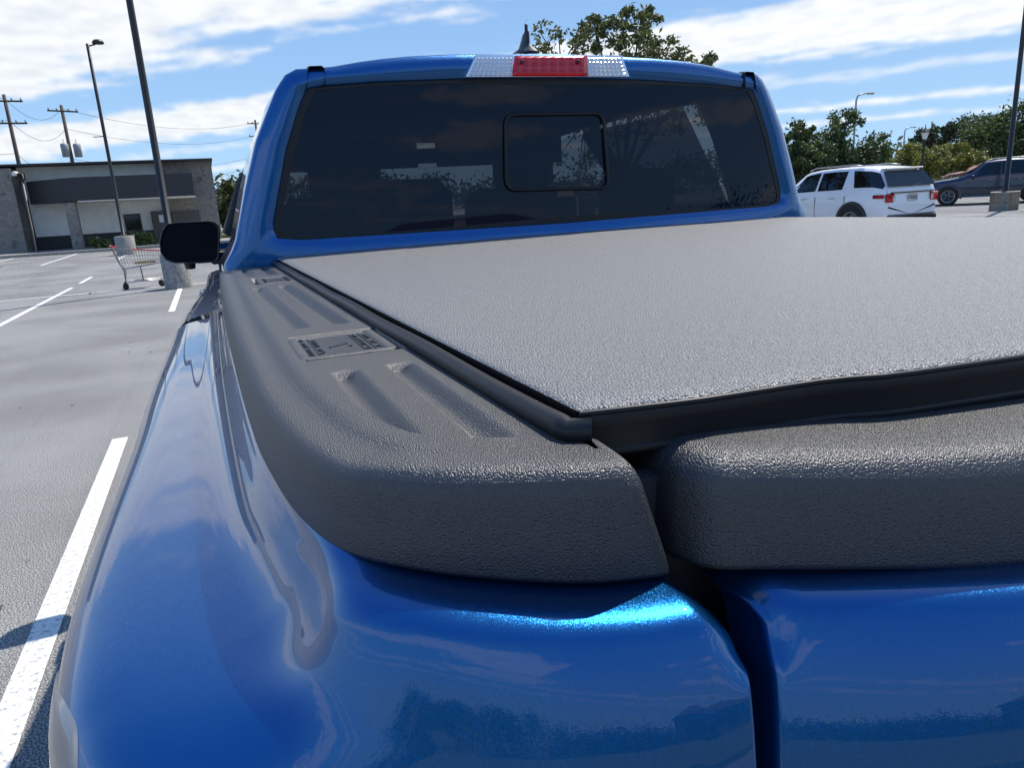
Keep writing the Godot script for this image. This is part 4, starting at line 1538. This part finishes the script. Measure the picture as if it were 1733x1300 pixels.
# ------------------------------------------------------------------ building
func build_shop() -> void:
	var z := -48.0
	var P := func(u: float, v: float) -> Vector3: return at(u, v, z)
	var top: float = P.call(180, 279).y
	var g := gh(-5, z)
	var xl: float = P.call(0, 283).x - 16.0
	var xr: float = P.call(359, 300).x
	var t := thing("shop_building", "single storey stone and stucco shop building with a dark canopy", "building", Vector3((xl + xr) / 2, g, z - 9))
	var off := -t.position
	var w := mb(true)
	var x1: float = P.call(42, 350).x          # end of the projecting stone wing
	box(w, Vector3((x1 + xr) / 2, (top + g) / 2 - 0.1, z - 8), Vector3(xr - x1, top - g + 0.2, 16))
	part("wall", fin(w), mats.stucco, t, off)
	var s1 := mb(true)
	box(s1, Vector3((xl + x1) / 2, (top - 0.15 + g) / 2, z - 6.5), Vector3(x1 - xl, top - g - 0.1, 16))
	part("stone_wing", fin(s1), mats.stone_cladding, t, off)
	var sx0: float = P.call(282, 330).x
	var s2 := mb(true)
	box(s2, Vector3((sx0 + xr) / 2, (top + g) / 2, z - 7.6), Vector3(xr - sx0 + 0.12, top - g + 0.04, 16.2))
	part("stone_end", fin(s2), mats.stone_cladding, t, off)
	var pa := mb(true)
	box(pa, Vector3((xl + xr) / 2, top + 0.05, z - 7.5), Vector3(xr - xl + 0.3, 0.10, 17.6))
	part("parapet_coping", fin(pa), mats.grey_panel, t, off)
	# canopy: a deep dark fascia standing out from the wall, return at its end
	var c0 := at(122, 297, z + 3.2)
	var c1 := at(325, 293, z + 3.2)
	var cb := at(325, 331, z + 3.2)
	var cst := mb(true)
	box(cst, Vector3((c0.x + c1.x) / 2, (c1.y + cb.y) / 2, z + 1.65), Vector3(c1.x - c0.x, c1.y - cb.y, 3.3))
	part("canopy", fin(cst), mats.grey_panel, t, off)
	# splayed end of the canopy
	var e := mb(true)
	var yt: float = c1.y
	var yb: float = cb.y
	var ex: float = P.call(52, 320).x
	var va := [Vector3(c0.x - 0.003, yb, z + 3.3), Vector3(ex, yb, z + 0.7), Vector3(ex, yb, z + 0.02), Vector3(c0.x - 0.003, yb, z + 0.02)]
	for k in 4:
		var a: Vector3 = va[k]
		var b: Vector3 = va[(k + 1) % 4]
		quad(e, a, b, b + Vector3(0, yt - yb, 0), a + Vector3(0, yt - yb, 0))
	quad(e, va[0], va[1], va[2], va[3])
	quad(e, va[0] + Vector3(0, yt - yb, 0), va[1] + Vector3(0, yt - yb, 0), va[2] + Vector3(0, yt - yb, 0), va[3] + Vector3(0, yt - yb, 0))
	part("canopy_end", fin(e), mats.grey_panel, t, off)
	var so := mb(true)
	box(so, Vector3((c0.x + c1.x) / 2, yb - 0.03, z + 1.65), Vector3(c1.x - c0.x - 0.05, 0.05, 3.2))
	part("canopy_soffit", fin(so), mats.stucco, t, off)
	for px in [127, 232]:
		var pp := at(px, 380, z + 2.8)
		var cm := mb(true)
		box(cm, Vector3(pp.x, (g + yb) / 2 - 0.06, z + 2.8), Vector3(0.52, yb - g - 0.02, 0.52))
		if px == 127:
			part("stone_column", fin(cm), mats.stone_cladding, t, off)
	var ba := mb(true)
	box(ba, Vector3((x1 + sx0) / 2, g + 0.42, z + 0.06), Vector3(sx0 - x1 - 0.02, 0.9, 0.12))
	part("base_course", fin(ba), mats.grey_panel, t, off)
	# window, doors
	var wa: Vector3 = P.call(212, 365)
	var wb: Vector3 = P.call(240, 388)
	var win := mb(true)
	box(win, Vector3((wa.x + wb.x) / 2, (wa.y + wb.y) / 2, z + 0.03), Vector3(wb.x - wa.x + 0.14, wa.y - wb.y + 0.14, 0.08))
	var wf := part("window", fin(win), mats.dark_metal, t, off)
	var pane := mb(true)
	box(pane, Vector3((wa.x + wb.x) / 2, (wa.y + wb.y) / 2, z + 0.08), Vector3(wb.x - wa.x, wa.y - wb.y, 0.02))
	part("pane", fin(pane), mats.dark_glass, wf)
	for dx in [[256, 290], [292, 338]]:
		var da: Vector3 = P.call(dx[0], 358)
		var db: Vector3 = P.call(dx[1], 358)
		var dm := mb(true)
		box(dm, Vector3((da.x + db.x) / 2, (da.y + g) / 2, z + 0.55), Vector3(db.x - da.x, da.y - g, 0.10), 0.01)
		var dn := part("door", fin(dm), mats.grey_door, t, off)
		var hm := mb(true)
		box(hm, Vector3(db.x - 0.2, g + 1.05, z + 0.63), Vector3(0.05, 0.25, 0.05), 0.01)
		part("handle", fin(hm), mats.galvanised, dn)
	var nt := mb(true)
	var np: Vector3 = P.call(276, 370)
	box(nt, np + Vector3(0, 0, 0.63), Vector3(0.32, 0.42, 0.015))
	part("door_notice", fin(nt), mats.plate_white, t, off)
	# round-headed downpipe in front of the stone wing's corner
	var dp := mb()
	var d0: Vector3 = at(38, 300, z + 1.4)
	tube(dp, [Vector3(d0.x, g, z + 1.75), Vector3(d0.x, d0.y, z + 1.75)], 0.12, -1, 10)
	box(dp, Vector3(d0.x, d0.y, z + 1.75), Vector3(0.42, 0.45, 0.4), 0.08)
	part("downpipe", fin(dp), mats.dark_metal, t, off)
	var wl := mb()
	lathe(wl, [Vector2(0.001, 0.16), Vector2(0.16, 0.1), Vector2(0.18, -0.08), Vector2(0.001, -0.1)], at(27, 295, z + 1.8), 12)
	part("wall_light", fin(wl), mats.lamp_glass, t, off)
	# shrubs and kerb along the front
	structure_strip("footpath", xl, xr + 6.0, z + 0.2, z + 4.6, 0.14, mats.concrete)
	for sh in [[166, 418, 0.60, 0.45, "pale green shrub beside the stone column of the shop canopy"], [238, 412, 0.7, 0.55, "bushy dark shrub growing below the shop window"], [181, 416, 0.42, 0.4, "smallest shrub of the shop front, between column and window"], [254, 408, 0.65, 0.5, "rounded shrub growing in front of the shop's grey door"]]:
		var sp := on_ground(sh[0], sh[1])
		var k := (z + 3.9) / sp.z
		sp = Vector3(sp.x * k, gh(sp.x, z) + 0.14, z + 3.9)
		var s := thing("shrub", sh[4], "shrub", sp, 0.0, "shrubs along the shop front")
		var cl := []
		rng.seed = int(sh[0])
		for q in 9:
			cl.append([Vector3(rng.randf_range(-0.4, 0.4), rng.randf_range(0.25, 0.8), rng.randf_range(-0.3, 0.3)) * sh[2], Vector3(0.3, 0.28, 0.3) * sh[3]])
		part("foliage", leaf_mesh(cl, 60, 0.09, [Color(0.05, 0.09, 0.03), Color(0.09, 0.13, 0.04), Color(0.14, 0.17, 0.05)], int(sh[1])), mats.leaf, s)
		var stm := mb()
		tube(stm, [Vector3.ZERO, Vector3(0.02, 0.4 * sh[2], 0)], 0.03, 0.01, 5)
		part("stem", fin(stm), mats.bark, s)

func structure_strip(called: String, xa: float, xb: float, za: float, zb: float, h: float, m: Material) -> void:
	var st := mb(true)
	var y := gh((xa + xb) / 2, (za + zb) / 2)
	box(st, Vector3((xa + xb) / 2, y + h / 2 - 0.1, (za + zb) / 2), Vector3(xb - xa, h + 0.2, zb - za), 0.02)
	structure(called, fin(st), m)

func line_strip(called: String, a: Vector2, b: Vector2, w: float, m: Material) -> void:
	var st := mb()
	var d := (b - a).normalized()
	var s := Vector2(-d.y, d.x) * w / 2
	var n := maxi(2, int(a.distance_to(b) / 0.5))
	var r0 := PackedVector3Array()
	var r1 := PackedVector3Array()
	for i in n + 1:
		var p := a.lerp(b, float(i) / n)
		r0.append(Vector3(p.x - s.x, gh(p.x, p.y) + 0.004, p.y - s.y))
		r1.append(Vector3(p.x + s.x, gh(p.x, p.y) + 0.004, p.y + s.y))
	grid(st, [r0, r1])
	structure(called, fin(st), m)

# ------------------------------------------------------------------ scene
func _ready() -> void:
	set_basis_from_lens(14.48, 3.35, Vector2(350, 369))
	var cam := Camera3D.new()
	cam.name = "camera"
	cam.transform = Transform3D(cam_basis.orthonormalized(), Vector3(0, CAM_H, 0))
	cam.fov = rad_to_deg(2.0 * atan(650.0 / FOCAL))
	cam.near = 0.02
	cam.far = 1200.0
	add_child(cam)
	cam.current = true
	var we := WorldEnvironment.new()
	we.name = "world_environment"
	var env := Environment.new()
	env.background_mode = Environment.BG_SKY
	var sky := Sky.new()
	var pano := PanoramaSkyMaterial.new()
	pano.panorama = ImageTexture.create_from_image(make_sky())
	sky.sky_material = pano
	env.sky = sky
	env.tonemap_mode = Environment.TONE_MAPPER_LINEAR
	env.tonemap_exposure = 1.18
	env.sdfgi_enabled = true
	env.ssao_enabled = true
	env.ssil_enabled = true
	we.environment = env
	add_child(we)
	var sun := DirectionalLight3D.new()
	sun.name = "sun"
	sun.light_energy = 1.5
	sun.light_color = Color(1.0, 0.975, 0.93)
	sun.light_angular_distance = 0.5
	sun.shadow_enabled = true
	var sd := Vector3(0.465, 0.853, -0.24).normalized()
	sun.transform = Transform3D(Basis.looking_at(-sd, Vector3.UP), Vector3(0, 20, 0))
	add_child(sun)
	make_materials()

	# ---- ground
	var gs := mb()
	var rows := []
	var zs := []
	var zz := 80.0
	while zz > -420.0:
		zs.append(zz)
		zz -= 4.0 if zz > -90 else 30.0
	for z in zs:
		var row := PackedVector3Array()
		var x := -160.0
		while x <= 360.0:
			row.append(Vector3(x, gh(x, z), z))
			x += 4.0 if (x > -40 and x < 80) else 20.0
		rows.append(row)
	grid(gs, rows)
	structure("asphalt_ground", fin(gs), mats.asphalt)
	# bay markings: the one beside the truck, the row ahead, the row beyond
	var lx := -0.83
	var bay := 2.66
	line_strip("parking_line", Vector2(lx, -5.79), Vector2(lx, -0.2), 0.105, mats.line_paint)
	line_strip("parking_line", Vector2(lx + bay + 0.8, -5.8), Vector2(lx + bay + 0.8, -0.2), 0.105, mats.line_paint)
	line_strip("parking_line", Vector2(-0.80, -18.3), Vector2(-0.80, -13.7), 0.105, mats.line_paint)
	line_strip("parking_line", Vector2(-3.45, -24.9), Vector2(-3.45, -13.4), 0.105, mats.line_paint)
	line_strip("parking_line", Vector2(-6.11, -24.9), Vector2(-6.11, -13.4), 0.105, mats.line_paint)
	for k in 4:
		line_strip("parking_line", Vector2(-0.9 - k * 2.75, -43.0), Vector2(-0.9 - k * 2.75, -34.0), 0.115, mats.line_paint)
	line_strip("parking_line", Vector2(-30.0, -19.15), Vector2(6.0, -19.15), 0.105, mats.line_paint)
	for k in 9:
		line_strip("parking_line", Vector2(lx + bay * (4 + k) + 0.7, -17.5), Vector2(lx + bay * (4 + k) + 0.7, -11.6), 0.105, mats.line_paint)
	build_truck()
	build_shop()
	build_lot()
	build_behind()

func build_lot() -> void:
	# ---- lamp poles on concrete bases
	var b1 := on_ground(304, 487)
	make_light_pole("dark light pole on round concrete base beside the shopping cart", b1, 10.2, 0.80, 0.30, false, 2)
	var b2 := on_ground(216, 431)
	make_light_pole("dark light pole with flat lamp head standing before the shop canopy", b2, at(147, 74, b2.z).y - b2.y, 0.85, 0.42, false, 1)
	var b3 := on_ground(1697, 356)
	make_light_pole("dark light pole on square concrete base beside the navy car", b3, 10.6, 0.66, 0.33, true, 2)
	var sb := thing("pole_flag", "small bracket sticking out of the pole before the shop canopy", "bracket", Vector3(b2.x, at(174, 231, b2.z).y, b2.z))
	var fm := mb()
	tube(fm, [Vector3.ZERO, Vector3(-0.45, -0.02, 0)], 0.02, -1, 6)
	part("arm", fin(fm), mats.dark_metal, sb)
	build_cart()
	# ---- utility poles and wires beyond the shop
	var up := []
	for e in [[28, 7, 160, -62.0, false, 0.10, "weathered wooden utility pole with two crossarms beyond the shop's stone wing"], [124, 104, 178, -66.0, true, 0.45, "wooden utility pole carrying two grey transformers behind the shop"], [440, 432, 203, -95.0, false, 0.3, "distant wooden utility pole seen past the cab's rear corner"]]:
		var tp := at(e[1], e[2], e[3])
		var foot := Vector3(tp.x, gh(tp.x, e[3]), e[3])
		make_utility_pole(e[6], foot, tp.y - foot.y, e[4], e[5], 0.0)
		up.append(tp)
	var wi := 0
	for lv in [-0.25, -1.7, -3.9, -5.0]:
		var w := thing("overhead_wire", ["top overhead wire strung between the utility poles", "second overhead wire strung below the pole tops", "lower overhead cable strung at transformer height", "lowest sagging cable strung just above the shop roof"][wi], "wire", up[0] + Vector3(0, lv, 0), 0.0, "overhead wires")
		wi += 1
		var st := mb()
		var seq := [up[0] + Vector3(-40, 1.5, 6), up[0], up[1], up[2], up[2] + Vector3(45, 0, -40)]
		for k in 4:
			var pts := []
			for i in 13:
				var f := i / 12.0
				pts.append(seq[k].lerp(seq[k + 1], f) - up[0] + Vector3(0, -1.1 * 4 * f * (1 - f), 0))
			tube(st, pts, 0.014, -1, 5, false)
		part("wire", fin(st), mats.wire, w)
	# ---- trees
	var green := [Color(0.062, 0.095, 0.028), Color(0.085, 0.12, 0.038), Color(0.13, 0.15, 0.05), Color(0.055, 0.08, 0.028)]
	var olive := [Color(0.11, 0.125, 0.042), Color(0.15, 0.16, 0.06), Color(0.19, 0.18, 0.07), Color(0.085, 0.10, 0.035)]
	var yellow := [Color(0.28, 0.25, 0.055), Color(0.20, 0.21, 0.055), Color(0.33, 0.27, 0.06), Color(0.15, 0.17, 0.045)]
	var dark := [Color(0.030, 0.050, 0.022), Color(0.042, 0.065, 0.028), Color(0.055, 0.075, 0.03)]
	var p1 := at(1055, 330, -19.0)
	var tree_h := at(1010, 4, -19.0).y
	make_tree("parking_lot_tree", "airy olive-leaved tree rising behind the pickup's cab roof", Vector3(p1.x, gh(p1.x, -19.0), -19.0), tree_h, 2.9,
		[[-0.66, 0.74, 0.0, 0.38, 30], [-0.32, 0.87, 0.1, 0.22, 14], [0.20, 0.88, 0.0, 0.24, 18], [0.34, 0.72, 0.2, 0.34, 24], [0.86, 0.66, -0.1, 0.34, 22], [1.02, 0.74, 0.0, 0.16, 8], [-0.05, 0.60, 0.3, 0.5, 30], [-0.2, 0.55, -0.4, 0.5, 20]], 72, 0.075, olive, 101)
	var defs := [
		["broadleaf_tree", "rounded dark green tree behind the white car, beside the cab", 1352, 195, -36.0, 2.6, green, 102, 0.12],
		["broadleaf_tree", "tall leafy green tree with rusty tips behind the white car", 1432, 178, -37.0, 3.4, green, 103, 0.12],
		["yellowing_tree", "low yellow-green tree behind the black lantern post", 1545, 240, -40.0, 2.9, yellow, 104, 0.12],
		["yellowing_tree", "low yellowing tree between the lantern post and the far pines", 1618, 240, -42.0, 2.9, yellow, 105, 0.12],
		["pine_tree", "flat-topped dark pine far beyond the yellowing trees", 1622, 198, -72.0, 5.6, dark, 106, 0.26],
		["pine_tree", "large dense tree overhanging behind the navy car", 1700, 185, -46.0, 5.2, green, 107, 0.17],
		["pine_tree", "tall dense tree beyond the square lamp base", 1760, 150, -42.0, 5.6, green, 108, 0.17],
		["roadside_tree", "slim pale green tree beyond the shop's end wall", 384, 300, -62.0, 1.6, olive, 109, 0.14]]
	for d in defs:
		var tp := at(d[2], d[3], d[4])
		var foot := Vector3(tp.x, gh(tp.x, d[4]), d[4])
		rng.seed = d[7]
		var lobes := []
		for k in 11:
			var a := rng.randf() * TAU
			var rr := rng.randf_range(0.2, 0.62)
			lobes.append([cos(a) * rr, rng.randf_range(0.20, 0.80) - 0.16 * rr, sin(a) * rr, rng.randf_range(0.34, 0.50), 20])
		lobes.append([0.0, 0.82, 0.0, 0.34, 16])
		make_tree(d[0], d[1], foot, (tp.y - foot.y) * 0.98, d[5], lobes, 62, d[8], d[6], d[7])
	# far wood closing the view on the right and ahead
	var fw := MeshInstance3D.new()
	fw.name = "far_woodland"
	var cl := []
	rng.seed = 300
	for k in 420:
		var f := rng.randf()
		var x := lerpf(-70, 190, f)
		var z := -120.0 - rng.randf_range(0, 30) + 0.35 * maxf(0, x)
		cl.append([Vector3(x, gh(x, z) + rng.randf_range(0.2, 4.6 + 2.5 * sin(x * 0.09)), z), Vector3(3.2, 1.9, 2.2)])
	fw.mesh = leaf_mesh(cl, 120, 0.48, dark + green, 301).commit()
	fw.material_override = mats.leaf
	add_child(fw)
	fw.set_meta("kind", "stuff")
	fw.set_meta("label", "far line of woodland closing the car park's horizon")
	fw.set_meta("category", "woodland")
	# ---- cars
	var suv := make_suv("parked_car", "white sport utility car with black arches parked beyond the bed cover", mats.white_car_paint, 5.05, 1.775, 0)
	suv.position = Vector3(16.75, gh(16.75, -16.0), -16.0)
	var nav := make_suv("parked_car", "dark navy sport utility car behind the square lamp base", mats.navy_car_paint, 4.95, 1.79, 1)
	nav.position = on_ground(1672, 346) + Vector3(0.9, 0, -0.6)
	nav.position.y = gh(nav.position.x, nav.position.z)
	nav.rotation.y = 0.62
	var far := [[1356, 306, -40.0, 0.4, "silver_car_paint", "silver car parked beyond the cab's right pillar"], [1655, 312, -38.0, 0.75, "red_car_paint", "dark red car parked behind the clipped hedge"], [1588, 305, -46.0, 0.3, "white_car_paint", "far white car parked under the yellowing trees"]]
	for e in far:
		var c := make_suv("parked_car", e[5], mats[e[4]], 4.7, 1.62, 1)
		var p := at(e[0], e[1], e[2])
		c.position = Vector3(p.x, gh(p.x, p.z), p.z)
		c.rotation.y = e[3]
	# ---- hedge and island
	var hp := at(1597, 320, -33.0)
	var hg := thing("clipped_hedge", "clipped brown-green hedge on the island behind the cars", "hedge", Vector3(hp.x, gh(hp.x, -33.0), -33.0), -0.2)
	var hc := []
	rng.seed = 17
	for k in 60:
		hc.append([Vector3(rng.randf_range(-2.4, 2.4), rng.randf_range(0.2, 0.85), rng.randf_range(-0.6, 0.6)), Vector3(0.34, 0.26, 0.3)])
	part("foliage", leaf_mesh(hc, 60, 0.07, [Color(0.10, 0.07, 0.04), Color(0.13, 0.10, 0.05), Color(0.08, 0.08, 0.03)], 18), mats.leaf, hg)
	var hb := mb()
	for k in 6:
		tube(hb, [Vector3(-2.2 + 0.88 * k, 0, 0), Vector3(-2.2 + 0.88 * k, 0.5, 0.05)], 0.04, 0.02, 5)
	part("stem", fin(hb), mats.bark, hg)
	structure_strip("planted_island", hp.x - 14.0, hp.x + 26.0, -46.0, -32.0, 0.13, mats.grass)
	structure_strip("verge", -2.0, 30.0, -64.0, -50.0, 0.13, mats.grass)
	# ---- lamps on the right
	for e in [[1449, 160, -50.0, 1.0, "grey cobra-head street lamp rising out of the leafy green tree"], [1531, 217, -75.0, 1.0, "distant grey cobra-head street lamp above the yellowing trees"]]:
		var tp := at(e[0], e[1], e[2])
		make_cobra_lamp(e[4], Vector3(tp.x, gh(tp.x, e[2]), e[2]), tp.y - gh(tp.x, e[2]), e[3])
	var lp := at(1564, 236, -30.0)
	var ln := thing("lantern_post", "black lantern post standing beyond the white car", "street lamp", Vector3(lp.x, gh(lp.x, -30.0), -30.0))
	var lh := lp.y - ln.position.y
	var pm := mb()
	lathe(pm, [Vector2(0.16, 0), Vector2(0.15, 0.5), Vector2(0.07, 0.6), Vector2(0.055, lh - 0.15), Vector2(0.11, lh - 0.05), Vector2(0.06, lh)], Vector3.ZERO, 12)
	part("post", fin(pm), mats.dark_metal, ln)
	var gm := mb()
	lathe(gm, [Vector2(0.10, lh), Vector2(0.20, lh + 0.36)], Vector3.ZERO, 8)
	part("lantern_glass", fin(gm), mats.lamp_glass, ln)
	var cm := mb()
	lathe(cm, [Vector2(0.25, lh + 0.36), Vector2(0.14, lh + 0.52), Vector2(0.03, lh + 0.6), Vector2(0.02, lh + 0.78), Vector2(0.001, lh + 0.8)], Vector3.ZERO, 12)
	part("lantern_cap", fin(cm), mats.dark_metal, ln)
	var u4 := at(1577, 206, -85.0)
	make_utility_pole("far utility pole above the woodland beside the lantern post", Vector3(u4.x, gh(u4.x, -85.0), -85.0), u4.y - gh(u4.x, -85.0), false, 0.5, 0.0)
	# ---- litter on the asphalt
	var lt := mb(true)
	rng.seed = 909
	for k in 60:
		var x := rng.randf_range(-5.0, -0.5)
		var z := rng.randf_range(-12.0, -2.6)
		var a := rng.randf() * TAU
		var s := rng.randf_range(0.008, 0.022)
		var c := Vector3(x, 0.008, z)
		var d := Vector3(cos(a), 0.15, sin(a)) * s
		var e := Vector3(-sin(a), 0.1, cos(a)) * s * 0.45
		tri(lt, c - d, c + e, c + d)
		tri(lt, c - d, c + d, c - e + Vector3(0, s * 0.4, 0))
	var lo := part("leaf_litter", fin(lt), mats.bark, self)
	lo.set_meta("kind", "stuff")
	lo.set_meta("label", "dry leaf scraps scattered on the asphalt beside the truck")
	lo.set_meta("category", "litter")

func build_behind() -> void:
	# what the back window and the tailgate mirror: a low building, woodland and a lamp behind the photographer
	var b := thing("low_building", "low tan building with brown hipped roof beyond the verge behind the pickup", "building", Vector3(13.0, 0.1, 44.0))
	var w := mb(true)
	box(w, Vector3(0, 1.6, 0), Vector3(16, 3.2, 10))
	part("wall", fin(w), mats.cream_wall, b)
	var r := mb(true)
	var e := [Vector3(-8.6, 3.2, -5.6), Vector3(8.6, 3.2, -5.6), Vector3(8.6, 3.2, 5.6), Vector3(-8.6, 3.2, 5.6)]
	var t0 := Vector3(-5, 4.7, 0)
	var t1 := Vector3(5, 4.7, 0)
	quad(r, e[0], e[1], t1, t0)
	tri(r, e[1], e[2], t1)
	quad(r, e[2], e[3], t0, t1)
	tri(r, e[3], e[0], t0)
	part("roof", fin(r), mats.brown_roof, b)
	for k in 6:
		var wn := mb(true)
		box(wn, Vector3(-6.5 + 2.6 * k, 1.8, -5.03), Vector3(1.2, 1.5, 0.08))
		part("window", fin(wn), mats.dark_glass, b)
	structure_strip("verge", -40.0, 70.0, 9.0, 60.0, 0.13, mats.grass)
	var dark := [Color(0.030, 0.050, 0.022), Color(0.042, 0.065, 0.028), Color(0.055, 0.075, 0.03)]
	var cl := []
	rng.seed = 400
	for k in 330:
		var a := lerpf(-1.15, 1.8, rng.randf())
		var rad := rng.randf_range(27, 35)
		var x := sin(a) * rad
		var z := cos(a) * rad
		cl.append([Vector3(x, rng.randf_range(0.2, 2.0 + 0.6 * sin(a * 9.0)), z), Vector3(1.3, 0.85, 1.3)])
	var fw := MeshInstance3D.new()
	fw.name = "woodland"
	fw.mesh = leaf_mesh(cl, 230, 0.11, dark, 401).commit()
	fw.material_override = mats.leaf
	add_child(fw)
	fw.set_meta("kind", "stuff")
	fw.set_meta("label", "line of woodland beyond the grass verge behind the pickup")
	fw.set_meta("category", "woodland")
